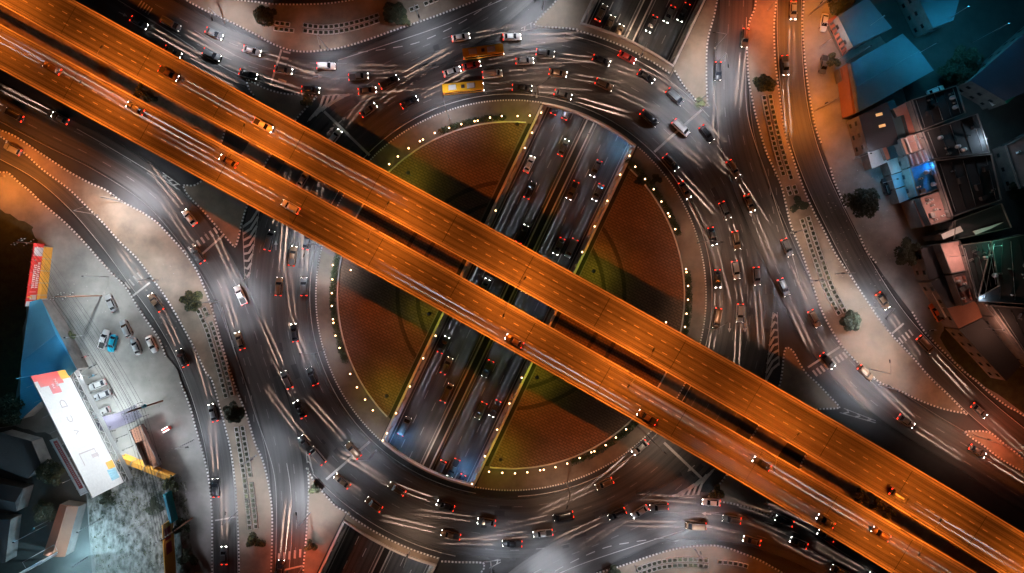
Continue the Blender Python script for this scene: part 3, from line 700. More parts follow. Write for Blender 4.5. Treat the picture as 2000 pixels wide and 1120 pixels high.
    while s < cm[-1]:
        (x, y), d = at_len(mid, cm, s); px = x / S + 1000; py = 560 - y / S
        u = tu(px, py)
        zb = 0.0
        if -14 < u < TW + 14: s += 3; continue
        rd = math.hypot(px - CX, py - CY)
        if RIN - 8 < rd < ROUT + 6: s += 3; continue
        a = math.atan2(d[1], d[0]); mb = MB()
        mb.loft([[(x + math.cos(a) * cx_ * k - math.sin(a) * cy_ * k2, y + math.sin(a) * cx_ * k + math.cos(a) * cy_ * k2, z) for cx_, cy_ in ((-.8, -1.2), (.8, -1.2), (.8, 1.2), (-.8, 1.2))] for z, k, k2 in ((0, 1, 1), (5.4, 1, 1), (7.0, 1.1, 2.1), (7.89, 1.2, 2.6))])
        part(mb, 'pier', M['concrete']); s += 30
    DECKS[nm] = (mid, cm, O_, I_, e)

# expressway lamps: pole on the inner parapet, arm reaching over the deck
SOD = lantern_light('sodium_light', 10500, (1.0, .20, .016), power=.9, cap=3, radius=.3, cut=.12)
def make_deck_lamp():
    t = empty('expressway_lamp')
    mb = MB(); mb.tube([(0, 0, ZD + 1.0), (0, 0, 20.2)], .13, 8, .07); mb.build('pole', M['steel'], t)
    mb = MB(); mb.tube([(0, 0, 20.2), (1.0, 0, 20.9), (2.6, 0, 21.3)], .06, 6, .04); mb.build('arm', M['steel'], t)
    mb = MB(); mb.hull([(2.4, -.16, 21.22), (3.3, -.2, 21.26), (3.3, .2, 21.26), (2.4, .16, 21.22), (2.4, -.1, 21.4), (3.2, -.1, 21.46), (3.2, .1, 21.46), (2.4, .1, 21.4)])
    hd = mb.build('lamp_head', M['dark_steel'], t)
    mb = MB(); mb.face([(2.5, -.13, 21.215), (2.5, .13, 21.215), (3.25, .13, 21.25), (3.25, -.13, 21.25)]); mb.build('lens', M['sodium_lens'], hd)
    add_light('lamp_light', SOD, (2.9, 0, 21.05), t)
    return t
proto = None
for nm, heads in (('upper', [(-350, -215), (-80, -66), (200, 90), (478, 241), (757, 398), (1022, 548), (1274, 688), (1557, 850), (1838, 1014), (2115, 1175)]), ('lower', [(-390, -145), (-118, 5), (160, 157), (440, 312), (720, 464), (985, 610), (1232, 750), (1514, 912), (1797, 1080), (2080, 1240)])):
    I_ = DECKS[nm][3]
    for i, h in enumerate(heads):
        X, Y = WX(h, 21.2)
        best = min(((a[0] + (b[0] - a[0]) * t, a[1] + (b[1] - a[1]) * t) for a, b in zip(I_, I_[1:]) for t in (0, .25, .5, .75)), key=lambda p: (p[0] - X) ** 2 + (p[1] - Y) ** 2)
        if proto is None: proto = make_deck_lamp(); t = proto
        else: t = copy_tree(proto)
        dx, dy = X - best[0], Y - best[1]; L = math.hypot(dx, dy); k = .17 / L
        t.location = (best[0] + dx * k, best[1] + dy * k, 0); t.rotation_euler = (0, 0, math.atan2(dy, dx))
        vis = [q for q in heads if -10 < q[0] < 2010 and -10 < q[1] < 1130]
        lab = f'{ordn(vis.index(h) + 1)} lamp pole from the left on the {nm} elevated road' if h in vis else f'lamp pole of the {nm} elevated road ' + ('far ' if h[0] < -200 else '') + 'past the photo' + "'s " + ('left edge' if h[0] < 0 else 'right edge')
        tag(t, lab, 'street lamp', 'expressway lamps')

# ------------------------------------------------------------------ GROUND STREET LAMPS
WHITE = lantern_light('led_light', 8000, (.80, .87, 1.0), power=0, cap=1, radius=.3, cut=.47, span=.53)
WHITE_HI = lantern_light('led_light_bright', 27000, (.86, .90, 1.0), power=0, cap=1, radius=.3, cut=.47, span=.53)
WARM = lantern_light('warm_light', 4200, (1.0, .66, .46), power=0, cap=1, radius=.3, cut=.25, span=.6)
ORANGE = lantern_light('orange_light', 20000, (1.0, .26, .03), power=0, cap=1, radius=.3, cut=.2, span=.7)
REDL = lantern_light('red_orange_light', 6500, (1.0, .17, .07), power=0, cap=1, radius=.3, cut=.2, span=.7)
def make_street_lamp(data, lens, h=10.5, arm=3.0):
    t = empty('street_lamp')
    mb = MB(); mb.lathe((0, 0, .15), [(.28, 0), (.28, .25), (.12, .3), (.12, .6), (.1, .6)], 10); mb.tube([(0, 0, .4), (0, 0, h * .6), (0, 0, h)], .11, 8, .07); mb.build('pole', M['steel'], t)
    mb = MB(); mb.tube([(0, 0, h), (arm * .4, 0, h + .35), (arm, 0, h + .45)], .055, 6, .04); mb.build('arm', M['steel'], t)
    mb = MB(); mb.hull([(arm - .1, -.16, h + .36), (arm + .8, -.2, h + .4), (arm + .8, .2, h + .4), (arm - .1, .16, h + .36), (arm, -.1, h + .55), (arm + .7, -.1, h + .58), (arm + .7, .1, h + .58), (arm, .1, h + .55)])
    hd = mb.build('lamp_head', M['dark_steel'], t)
    mb = MB(); mb.face([(arm, -.13, h + .352), (arm, .13, h + .352), (arm + .7, .13, h + .388), (arm + .7, -.13, h + .388)]); mb.build('lens', M[lens], hd)
    add_light('lamp_light', data, (arm + .35, 0, h + .22), t)
    return t
SL = {'w': make_street_lamp(WHITE, 'white_lens'), 'h': make_street_lamp(WHITE_HI, 'white_lens'), 'm': make_street_lamp(WARM, 'white_lens'), 'o': make_street_lamp(ORANGE, 'sodium_lens', 13), 'r': make_street_lamp(REDL, 'sodium_lens')}
used = set()
LAMPS = [  # base px, head px, kind, label
 ((878, 233), (865, 187), 'w', 'tall street lamp on the upper left edge of the central island'),
 ((1048, 190), (1057, 163), 'm', 'street lamp on the top edge of the central island by the underpass'),
 ((625, 480), (597, 488), 'h', 'street lamp at the left rim of the central island close under the lower elevated road'),
 ((635, 683), (602, 691), 'w', 'street lamp leaning over the roundabout left of the brick plaza'),
 ((1264, 850), (1286, 873), 'm', 'street lamp at the lower right rim of the central island near the elevated road'),
 ((1107, 943), (1112, 974), 'm', 'street lamp on the bottom rim of the central island'),
 ((1362, 475), (1394, 471), 'm', 'street lamp on the right rim of the central island, upper one'),
 ((1374, 640), (1402, 642), 'm', 'street lamp on the right rim of the central island just above the elevated road'),
 ((192, 420), (203, 392), 'm', 'street lamp on the upper part of the left traffic island'),
 ((308, 548), (335, 537), 'w', 'street lamp beside the left service road above the parked white cars'),
 ((428, 590), (455, 580), 'h', 'street lamp on the right edge of the left traffic island near the shrubs'),
 ((500, 890), (525, 880), 'w', 'street lamp on the lower right edge of the left traffic island'),
 ((606, 1002), (578, 1000), 'h', 'street lamp on the lower left island beside the road leaving downward'),
 ((464, 1000), (440, 1003), 'h', 'street lamp at the foot of the left island over the service road'),
 ((378, 860), (402, 868), 'w', 'street lamp at the pavement edge right of the billboard'),
 ((640, 96), (635, 124), 'w', 'street lamp at the top island bend over the upper left road'),
 ((440, 45), (425, 72), 'h', 'street lamp on the top island beside the bright upper left road'),
 ((820, 40), (830, 66), 'w', 'street lamp on the right part of the top island'),
 ((1060, 18), (1032, 15), 'h', 'street lamp on the small gore island near the top centre'),
 ((1250, 112), (1238, 140), 'm', 'street lamp on the outer kerb of the roundabout by the top bridge'),
 ((1362, 203), (1338, 222), 'h', 'street lamp at the tip of the upper right wedge island'),
 ((1396, 130), (1424, 140), 'h', 'street lamp on the upper right wedge island beside the black car'),
 ((1396, 95), (1370, 60), 'm', 'street lamp with its arm over the upper right wedge pavement'),
 ((1545, 455), (1520, 462), 'm', 'street lamp on the left kerb of the right traffic island, upper one'),
 ((1633, 535), (1598, 536), 'm', 'street lamp crossing the planter row in the right traffic island'),
 ((1584, 548), (1553, 552), 'h', 'street lamp over the bright patch of the right main road'),
 ((1698, 721), (1736, 690), 'm', 'street lamp standing on the wide lower end of the right island'),
 ((1716, 752), (1690, 735), 'h', 'street lamp on the lower left kerb of the right traffic island'),
 ((1706, 600), (1728, 625), 'h', 'street lamp on the right kerb of the right traffic island'),
 ((1592, 217), (1572, 220), 'o', 'orange street lamp beside the right service road across from the planters'),
 ((1580, 30), (1560, 40), 'o', 'orange street lamp at the top of the right service road'),
 ((1500, 20), (1470, 15), 'r', 'reddish street lamp at the top end of the right traffic island'),
 ((10, 345), (32, 330), 'o', 'orange street lamp at the far left edge below the elevated road'),
 ((1068, 1150), (1085, 1120), 'h', 'street lamp at the bottom edge of the photo near the exit road'),
 ((1357, 1072), (1352, 1042), 'h', 'street lamp on the bottom island crest beside the two small signs'),
 ((1240, 1105), (1225, 1075), 'w', 'street lamp on the left slope of the bottom island'),
 ((1900, 850), (1875, 838), 'm', 'street lamp at the tip between the two lower right roads'),
 ((1960, 870), (1975, 845), 'r', 'reddish street lamp on the lower right triangle island'),
 ((240, 395), (262, 380), 'h', 'street lamp on the upper kerb of the left island by the long curve'),
 ((735, 880), (712, 900), 'w', 'street lamp on the lower left rim of the central island by the bottom bridge'),
 ((470, 300), (500, 400), 'm', None),
 ((590, 1110), (560, 1112), 'r', 'reddish street lamp at the bottom of the lower left island'),
 ((800, 1078), (806, 1050), 'm', 'street lamp on the outer kerb of the bottom bridge'),
 ((960, 1108), (975, 1075), 'w', 'street lamp on the small gore island near the bottom centre'),
]
for (b, h, k, lab) in LAMPS:
    if lab is None: continue
    if k not in used: t = SL[k]; used.add(k)
    else: t = copy_tree(SL[k])
    B = W(*b); hh = 13.4 if k == 'o' else 10.9; P = W(h[0], h[1], hh)
    t.location = (B.x, B.y, 0); t.rotation_euler = (0, 0, math.atan2(P.y - B.y, P.x - B.x))
    tag(t, lab, 'street lamp', 'street lamps at ground level')

# lamps on the underpass walls next to the roundabout bridges
for (x, y, e_, c_, lab) in ((778, 858, 2600, (.15, .5, 1), 'blue lamp on the underpass wall at the lower left of the central island'), (905, 925, 1800, (.15, .5, 1), 'blue lamp on the underpass wall at the bottom of the central island'), (1222, 285, 2600, (.2, .6, 1), 'blue lamp on the underpass wall at the upper right of the central island'),
        (836, 868, 1500, (1, .8, .65), 'white lamp on the underpass median by the bottom bridge'), (1150, 262, 1200, (1, .9, .8), 'white lamp on the underpass median by the top bridge'), (1228, 62, 2200, (1, .72, .5), 'bright lamp on the underpass median above the top bridge'), (1100, 215, 900, (.7, .8, 1), 'pale lamp on the left wall under the top bridge'), (815, 1085, 1200, (.8, .88, 1), 'pale lamp in the underpass below the bottom bridge')):
    v = W(x, y, -3); t = empty('underpass_lamp', (v.x, v.y, ZF), label=lab, cat='lamp', group=None)
    mb = MB(); mb.tube([(0, 0, .4), (0, 0, 3.4)], .06, 6); mb.build('post', M['steel'], t); mb = MB(); mb.box((0, 0, 3.5), (.4, .25, .14)); hd = mb.build('lamp_head', M['dark_steel'], t); mb = MB(); mb.box((0, 0, 3.41), (.34, .2, .03)); mb.build('lens', M['white_lens'], hd)
    d = bpy.data.lights.new('lamp_light', 'POINT'); d.energy = e_; d.color = c_; d.shadow_soft_size = .15; add_light('lamp_light', d, (0, 0, 3.3), t)

# globe lamps round the plaza
def make_globe():
    t = empty('garden_lamp')
    mb = MB(); mb.lathe((0, 0, .15), [(.16, 0), (.16, .12), (.05, .2), (.04, 1.9), (.09, 1.95), (.09, 2.0)], 8); mb.build('post', M['dark_steel'], t, smooth=True)
    mb = MB(); mb.lathe((0, 0, 2.25), [(0, -.2), (.14, -.14), (.2, 0), (.14, .14), (0, .2)], 12); mb.build('globe', M['globe'], t, smooth=True)
    return t
GL = {'upper left plaza rim': [(1035, 226), (1011, 227), (980, 227), (957, 230), (933, 236), (927, 237), (901, 243), (877, 250), (849, 260), (826, 273), (820, 276), (798, 290), (777, 306), (760, 321)],
      'lower left plaza rim': [(650, 518), (685, 528), (649, 546), (648, 573), (648, 598), (650, 624), (651, 631), (655, 656), (663, 680), (684, 731), (697, 757), (713, 781), (728, 802)],
      'lower right plaza rim': [(955, 922), (981, 924), (1006, 925), (1030, 923), (1055, 919), (1062, 918), (1085, 913), (1108, 906), (1132, 895), (1155, 884), (1161, 882), (1183, 870), (1203, 855), (1223, 839)],
      'upper right plaza rim': [(1241, 326), (1260, 350), (1277, 370), (1292, 394), (1305, 417), (1308, 423), (1319, 448), (1340, 526), (1341, 532), (1344, 559), (1344, 586), (1341, 613), (1338, 639), (1301, 630)],
      'underpass left rim': [(1057, 221), (1039, 260), (1025, 290), (968, 412), (851, 656), (827, 700), (801, 755), (774, 807), (756, 846), (748, 860)],
      'underpass right rim': [(1229, 305), (1211, 342), (1186, 393), (1161, 443), (1137, 493), (1019, 738), (995, 788), (971, 839), (947, 891), (922, 945)]}
first = None
for nm, L in GL.items():
    for i, p in enumerate(L):
        if first is None: first = make_globe(); t = first
        else: t = copy_tree(first)
        v = W(p[0], p[1], 2.3)
        t.location = (v.x, v.y, .4 if 'underpass' in nm else 0)
        tag(t, f'small warm globe lamp, {ordn(i + 1)} along the {nm} ' + ('from its top' if 'upper left' not in nm and 'lower right' not in nm else ('going left' if 'upper' in nm else 'going right')), 'lamp', 'globe lamps round the plaza and underpass')

# shaded park lights throwing yellow-green pools
PARK = lantern_light('park_light', 650, (.80, .80, .06), power=1.4, cap=4, radius=.2)
def make_park():
    t = empty('park_light')
    mb = MB(); mb.lathe((0, 0, .15), [(.14, 0), (.1, .3), (.06, .4), (.05, 4.6)], 8); mb.build('post', M['dark_steel'], t, smooth=True)
    mb = MB(); mb.lathe((0, 0, 4.75), [(.55, 0), (.5, .12), (.15, .3), (0, .32)], 14); mb.lathe((0, 0, 4.75), [(.16, -.02), (.55, -.01)], 14); mb.build('shade', M['dark_steel'], t, smooth=True)
    mb = MB(); mb.lathe((0, 0, 4.6), [(0, -.06), (.12, 0), (.12, .1), (0, .12)], 10); mb.build('bulb', mat('park_bulb', (.8, .8, .4), .3, emit=(.8, .85, .1), estr=8), t)
    add_light('lamp_light', PARK, (0, 0, 4.4), t)
    return t
pk = None
for (x, y, lab) in ((1010, 243, 'on the plaza beside the underpass at the top'), (797, 337, 'on dark grass just above the upper elevated road'), (838, 613, 'on the plaza just below the lower elevated road'),
                    (755, 774, 'at the lowest corner of the left plaza'), (1160, 530, 'right of the underpass above the elevated road'), (978, 898, 'at the lowest corner of the right plaza'), (1049, 738, 'right of the underpass just below the elevated road')):
    if pk is None: pk = make_park(); t = pk
    else: t = copy_tree(pk)
    v = W(x, y, 5); t.location = (v.x, v.y, 0); tag(t, 'round-shaded park light with a yellow pool, ' + lab, 'park light', 'park lights on the plaza')

# ------------------------------------------------------------------ VEHICLES
def sec(x, w_, z0, z1, r=.12):
    """rounded section across the car at station x"""
    return [(x, -w_ + r, z0), (x, -w_, z0 + r * 1.5), (x, -w_, (z0 + z1) / 2), (x, -w_ * .97, z1 - r), (x, -w_ * .88, z1), (x, 0, z1 + .03), (x, w_ * .88, z1), (x, w_ * .97, z1 - r), (x, w_, (z0 + z1) / 2), (x, w_, z0 + r * 1.5), (x, w_ - r, z0), (x, 0, z0 - .001)]
BEAM = bpy.data.lights.new('headlight_beam', 'SPOT'); BEAM.energy = 260; BEAM.color = (.9, .93, 1.0); BEAM.spot_size = R(34); BEAM.spot_blend = .5; BEAM.shadow_soft_size = .06
BEAM.use_nodes = True; _n = BEAM.node_tree.nodes; _l = BEAM.node_tree.links; _n.clear()
_g = _n.new('ShaderNodeNewGeometry'); _sp = _n.new('ShaderNodeSeparateXYZ'); _l.new(_g.outputs['Incoming'], _sp.inputs[0])
_z = math_node(_n, _l, 'MAXIMUM', math_node(_n, _l, 'ABSOLUTE', _sp.outputs[2]), .055)
_s = math_node(_n, _l, 'POWER', math_node(_n, _l, 'DIVIDE', .081, _z), 3.0)
_s = math_node(_n, _l, 'MULTIPLY', _s, math_node(_n, _l, 'DIVIDE', math_node(_n, _l, 'SUBTRACT', math_node(_n, _l, 'ABSOLUTE', _sp.outputs[2]), .042), .02, clamp=True))     # dipped-beam cut-off
_e = _n.new('ShaderNodeEmission'); _l.new(_s, _e.inputs[1]); _o = _n.new('ShaderNodeOutputLight'); _l.new(_e.outputs[0], _o.inputs[0])
BEAM.energy = 700000
BEAM_WARM = BEAM.copy(); BEAM_WARM.color = (1, .66, .5)
BEAM_LOW = BEAM.copy(); BEAM_LOW.energy = 520000
for _x in BEAM_LOW.node_tree.nodes:      # main beam on the straight, unlit carriageways
    if _x.type == 'MATH':
        for _i in _x.inputs:
            if abs(_i.default_value - .055) < 1e-4: _i.default_value = .028
            if abs(_i.default_value - .042) < 1e-4: _i.default_value = .018
BEAM_DECK = BEAM_LOW.copy(); BEAM_DECK.energy = 280000


def wheel_mb(x, y, r, s):
    mb = MB(); mb.lathe((x, y, r), [(0, -s * .11), (r * .8, -s * .11), (r, -s * .08), (r, s * .08), (r * .8, s * .11), (r * .62, s * .11)], 14, axis='y'); return mb
def make_vehicle(kind, lit):
    t = empty(kind if kind != 'sedan' else 'sedan_car')
    q = {'sedan': dict(L=4.9, w=.93, st=[(-2.45, .72, .42, .78), (-2.35, .86, .3, .95), (-1.7, .93, .26, 1.0), (0, .94, .25, .98), (1.1, .93, .26, .97), (1.9, .9, .28, .86), (2.35, .8, .34, .72), (2.46, .66, .42, .62)], cab=(-1.95, 1.15, -1.25, .35, .84, .62, .96, 1.46)),
         'suv': dict(L=4.9, w=.97, st=[(-2.45, .82, .5, 1.0), (-2.38, .93, .36, 1.15), (-1.7, .97, .32, 1.18), (0, .98, .32, 1.15), (1.1, .97, .33, 1.12), (1.95, .94, .35, 1.05), (2.38, .86, .4, .92), (2.46, .74, .5, .8)], cab=(-2.3, 1.2, -2.0, .45, .88, .7, 1.13, 1.74)),
         'pickup_truck': dict(L=5.3, w=.95, st=[(-2.65, .9, .55, .98), (-2.6, .93, .45, 1.05), (-.75, .94, .42, 1.05), (0, .95, .4, 1.08), (1.2, .94, .4, 1.08), (2.1, .92, .42, 1.02), (2.55, .84, .48, .9), (2.65, .72, .55, .8)], cab=(-.85, 1.35, -.7, .6, .85, .68, 1.06, 1.72)),
         'van': dict(L=5.4, w=.98, st=[(-2.7, .9, .5, 1.1), (-2.65, .96, .38, 1.2), (-1.6, .98, .34, 1.22), (0, .98, .34, 1.22), (1.4, .97, .35, 1.2), (2.2, .94, .36, 1.1), (2.6, .88, .42, .98), (2.7, .76, .5, .85)], cab=(-2.6, 2.05, -2.45, 1.25, .92, .8, 1.2, 2.0))}[kind]
    mb = MB(); mb.loft([sec(*s) for s in q['st']]); body = mb.build('body', PAINT['white'], t, smooth=True)
    x0, x1, a0, a1, wb, wt, zb, zt = q['cab']
    # glass house: windscreen, rear window, side windows
    def gp(xb0, xb1, xt0, xt1, name, pts):
        m_ = MB(); m_.face(pts); m_.build(name, M['glass'], t)
    gp(0, 0, 0, 0, 'windscreen', [(x1, -wb * .95, zb), (x1, wb * .95, zb), (a1, wt, zt), (a1, -wt, zt)])
    gp(0, 0, 0, 0, 'rear_window', [(x0, wb * .95, zb), (x0, -wb * .95, zb), (a0, -wt, zt), (a0, wt, zt)])
    for s in (-1, 1):
        P = [(x0, s * wb * .952, zb), (x1, s * wb * .952, zb), (a1, s * (wt + .002), zt), (a0, s * (wt + .002), zt)]
        gp(0, 0, 0, 0, 'side_window', P if s < 0 else P[::-1])
    mb = MB(); n = 6; secs = []
    for i in range(n + 1):
        x = a0 - .06 + (a1 - a0 + .12) * i / n; c = .04 * math.sin(math.pi * i / n); e_ = .03 if i in (0, n) else 0
        secs.append([(x, -wt - .03 + e_, zt - .03), (x, -wt + .02, zt + .02 + c * .5), (x, 0, zt + .04 + c), (x, wt - .02, zt + .02 + c * .5), (x, wt + .03 - e_, zt - .03)])
    mb.loft(secs); mb.build('roof', PAINT['white'], t, smooth=True)
    for s in (-1, 1):
        mb = MB(); mb.tube([(x1, s * wb * .95, zb - .02), (a1, s * wt, zt), (a0, s * wt, zt), (x0, s * wb * .95, zb - .02)], .045, 5); mb.build('roof_pillar', PAINT['white'], t)
    if kind == 'pickup_truck':
        mb = MB(); mb.box((-1.72, 0, 1.075), (1.6, 1.5, .02)); mb.build('cargo_bed', M['black'], t)
        for s in (-1, 1): mb = MB(); mb.box((-1.72, s * .86, 1.11), (1.75, .1, .12)); mb.build('bed_rail', PAINT['white'], t)
    if kind in ('suv', 'van'):
        for s in (-1, 1): mb = MB(); mb.tube([(a0 + .2, s * wt * .9, zt + .07), (a1 - .3, s * wt * .9, zt + .07)], .025, 6); mb.build('roof_rail', M['steel'], t)
    r = .33 if kind == 'sedan' else .38; Lh = q['L'] / 2
    for x in (-Lh + .95, Lh - .92):
        for s in (-1, 1): wheel_mb(x, s * (q['w'] - .1), r, s).build('wheel', M['black'], t)
    for s in (-1, 1):
        m_ = MB(); m_.box((x1 - .35, s * (q['w'] + .06), zb + .02), (.14, .16, .12)); m_.build('mirror', PAINT['white'], t)
        f = q['st'][-2]; m_ = MB(); zc = (f[2] + f[3]) / 2 + .08
        m_.hull([(f[0] - .32, s * f[1] * .72 - .15, zc), (f[0] + .06, s * f[1] * .72 - .17, zc - .1), (f[0] + .06, s * f[1] * .72 + .17, zc - .1), (f[0] - .32, s * f[1] * .76 + .16, zc), (f[0] - .32, s * f[1] * .72 - .15, zc + .18), (f[0] + .06, s * f[1] * .72 - .17, zc + .1), (f[0] + .06, s * f[1] * .72 + .17, zc + .1), (f[0] - .32, s * f[1] * .76 + .16, zc + .18)])
        m_.build('headlight', M['head'] if lit else M['head_off'], t)
        f = q['st'][1]; m_ = MB(); zc = f[3] - .16; m_.box((f[0] - .06, s * f[1] * .74, zc), (.16, .38, .2)); m_.build('tail_light', M['tail'] if lit else M['tail_off'], t)
    for x, z_ in ((Lh - .02, .42), (-Lh + .02, .48)):
        mb = MB(); mb.box((x, 0, z_), (.1, .5, .13)); mb.build('number_plate_panel', M['head_off'], t)
    if lit:
        for s in (-1, 1): add_light('headlight_beam', BEAM if lit == 1 else BEAM_LOW, (Lh + .12, s * .68, .72), t, rot=(0, -R(90 - 13), 0), scale=(1, .10 if lit == 1 else .05, 1))
    t['lit'] = lit
    return t
def make_bus(lit=True):
    t = empty('bus'); L = 11.0
    mb = MB(); mb.loft([[(x, -w_ + .15, .4), (x, -w_, .7), (x, -w_, 2.8), (x, -w_ + .12, 3.1), (x, w_ - .12, 3.1), (x, w_, 2.8), (x, w_, .7), (x, w_ - .15, .4)] for x, w_ in ((-L / 2, 1.16), (-L / 2 + .15, 1.25), (L / 2 - .2, 1.25), (L / 2, 1.12))]); mb.build('body', PAINT['yellow'], t)
    mb = MB(); mb.face([(L / 2 + .01, -1.0, 1.3), (L / 2 + .01, 1.0, 1.3), (L / 2 + .01, 1.0, 2.7), (L / 2 + .01, -1.0, 2.7)]); mb.build('windscreen', M['glass'], t)
    for s in (-1, 1):
        mb = MB(); mb.face([(-L / 2 + .5, s * 1.255, 1.5), (L / 2 - .6, s * 1.255, 1.5), (L / 2 - .6, s * 1.255, 2.5), (-L / 2 + .5, s * 1.255, 2.5)]); mb.build('side_window', M['glass'], t)
        for x in (-3.2, 3.4): wheel_mb(x, s * 1.12, .5, s).build('wheel', M['black'], t)
        mb = MB(); mb.box((L / 2, s * .9, .85), (.08, .36, .22)); mb.build('headlight', M['head'], t)
        mb = MB(); mb.box((-L / 2, s * 1.0, 1.0), (.08, .24, .4)); mb.build('tail_light', M['tail'], t)
        add_light('headlight_beam', BEAM, (L / 2 + .15, s * .9, .85), t, rot=(0, -R(77), 0), scale=(1, .10, 1))
    for x in (-2.8, 2.2): mb = MB(); mb.box((x, 0, 3.2), (2.2, 1.5, .22), taper=.9); mb.build('roof_unit', M['head_off'], t)
    mb = MB(); mb.box((0, 0, 3.16), (.9, .9, .12)); mb.build('roof_hatch', M['dark_steel'], t)
    return t
VP = {}
def place(kind, color, x, y, hdg, z=0.0, lit=1, label='', group=None, cat=None, zpx=None):
    key = (kind, lit)
    if key not in VP: VP[key] = make_bus() if kind == 'bus' else make_vehicle(kind, lit); t = VP[key]; fresh = True
    else: t = copy_tree(VP[key]); fresh = False
    v = W(x, y, z + .8) if zpx is None else Vector((x, y, 0))
    t.location = (v.x, v.y, z); t.rotation_euler = (0, 0, hdg)
    tag(t, label, cat or {'sedan': 'car', 'suv': 'car', 'pickup_truck': 'pickup truck', 'van': 'van', 'bus': 'bus'}[kind], group)
    if z > 5:
        for ch in t.children:
            if ch.type == 'LIGHT': ch.data = BEAM_DECK
    if abs(z) < 1 and rnd.random() < .38:
        for ch in t.children:
            if ch.type == 'LIGHT': ch.data = BEAM_WARM
    for ch in t.children:
        if ch.type == 'MESH' and ch.name.split('.')[0] in ('body', 'roof', 'roof_pillar', 'mirror', 'bed_rail'):
            ch.material_slots[0].link = 'OBJECT'; ch.material_slots[0].material = PAINT[color]
    return t
COLS = ['black', 'grey', 'grey', 'black', 'grey', 'silver', 'bronze', 'bronze', 'black', 'grey', 'white', 'grey', 'bronze']
KW = {'sedan': 'sedan', 'suv': 'estate car', 'pickup_truck': 'pickup truck', 'van': 'van', 'bus': 'bus'}
def rcol(): return rnd.choice(COLS)
def rkind(): return rnd.choice(['sedan', 'sedan', 'sedan', 'suv', 'pickup_truck', 'suv', 'van'])
# roundabout traffic, clockwise
ring = [(900, 73), (1000, 72), (1065, 104), (1120, 88), (1175, 118), (1225, 112), (1090, 143), (1180, 166), (1262, 150), (1245, 188), (1318, 190), (1330, 250), (1268, 232), (1380, 262), (1310, 318), (1372, 330), (1338, 372), (1432, 330), (1416, 412), (1392, 462), (1438, 470), (1478, 452),
        (1402, 545), (1437, 528), (1478, 540), (1400, 622), (1445, 612), (1428, 668), (1250, 875), (1180, 945), (1100, 1008), (1205, 1004), (1060, 1042), (1165, 1038), (1250, 1000), (1000, 1062), (950, 1020), (880, 1045), (870, 988), (800, 1010), (775, 955), (730, 985), (690, 880), (668, 940), (620, 890), (640, 820), (585, 800), (598, 868), (560, 742), (610, 735), (575, 650), (530, 700), (594, 560), (572, 500), (527, 470), (545, 560), (600, 470), (668, 262), (720, 215), (800, 200), (760, 160), (1020, 172), (1100, 185), (1200, 228)]
ring = [(p, 'sedan') for i, p in enumerate(ring) if i % 6 != 3]
def ang(p): return (math.degrees(math.atan2(p[1] - CY, p[0] - CX)) + 90) % 360
special = {(1225, 112): ('sedan', 'red'), (1330, 250): ('van', 'white')}
lst = sorted([p for p, _ in ring], key=ang)
quad = [('upper right', 0, 90), ('lower right', 90, 180), ('lower left', 180, 270), ('upper left', 270, 360)]
for nm, a0, a1 in quad:
    for i, p in enumerate([q for q in lst if a0 <= ang(q) < a1]):
        k, c = special.get(p, (rkind(), rcol())); rx, ry = p[0] - CX, p[1] - CY
        hd = math.atan2(-rx, -ry)      # screen tangent (-ry, rx) with y flipped
        place(k, c, p[0], p[1], hd + rnd.uniform(-.06, .06), label=f'{c} {KW[k]} in the {nm} quarter of the roundabout, {ordn(i + 1)} going clockwise', group='vehicles on the roundabout')
def hd_of(dx, dy): return math.atan2(-dy, dx)
place('sedan', 'white', 883, 140, hd_of(1, -.33), label='sharp white sedan alone near the top of the roundabout, behind the taxis and bus', group=None)
place('sedan', 'red', 921, 128, hd_of(1, -.22), label='red sedan just right of the sharp white sedan', group=None)
place('bus', 'yellow', 944, 104, hd_of(1, -.13), label='yellow bus at the top of the roundabout above the red sedan', cat='bus')
place('van', 'white', 962, 145, hd_of(1, -.1), label='white van just below and right of the red sedan')
place('sedan', 'silver', 1025, 119, hd_of(1, -.04), label='silver sedan directly ahead of the red sedan on the roundabout top')
place('bus', 'yellow', 905, 174, hd_of(1, -.1), label='yellow bus in the inner lanes below the white van', cat='bus')
place('suv', 'black', 1402, 140, hd_of(-.02, 1), label='black estate car with bright headlights heading down the upper right road')
place('sedan', 'silver', 592, 350, hd_of(.5, -.85), label='silver car with glaring lights seen in the gap between the elevated roads')
place('sedan', 'white', 653, 268, hd_of(.62, -.78), label='white car half hidden at the edge of the upper elevated road')
place('suv', 'black', 548, 1112, hd_of(.1, -1), label='black estate car coming up at the bottom edge with red lights around it')

def road_cars(key, path, offs, positions, nm, z=0, rev=False, group=None, metric=False):
    q = dedupe([WX(p, z) for p in smooth_line(path, 8)], .3) if not metric else path
    c = cum(q); n = 0
    for (f, o) in sorted(positions):
        (x, y), d = at_len(q, c, f * c[-1]); nx, ny = -d[1], d[0]
        X, Y = x + nx * o, y + ny * o; px, py = X / (S * (H - z) / H) + 1000, 560 - Y / (S * (H - z) / H)
        if not (-40 < px < 2040 and -40 < py < 1160): continue
        a = math.atan2(d[1], d[0]) + (math.pi if rev else 0); n += 1; k, cl = rkind(), rcol()
        place(k, cl, X, Y, a, z=z, zpx=1, lit=(2 if abs(z) > 1 else 1), label=f'{cl} {KW[k]} on the {nm}, {ordn(n)} from its ' + road_end, group=group)
road_end = 'left end'
road_cars('nw', P_NW, 0, [(.30, -3.5), (.38, .5), (.42, -6), (.50, 3.5), (.52, -2), (.62, 3), (.63, -3.4), (.72, 0), (.80, -4.4), (.84, 2.2), (.93, -1), (.95, -5)], 'upper left road', group='vehicles on the upper left road')
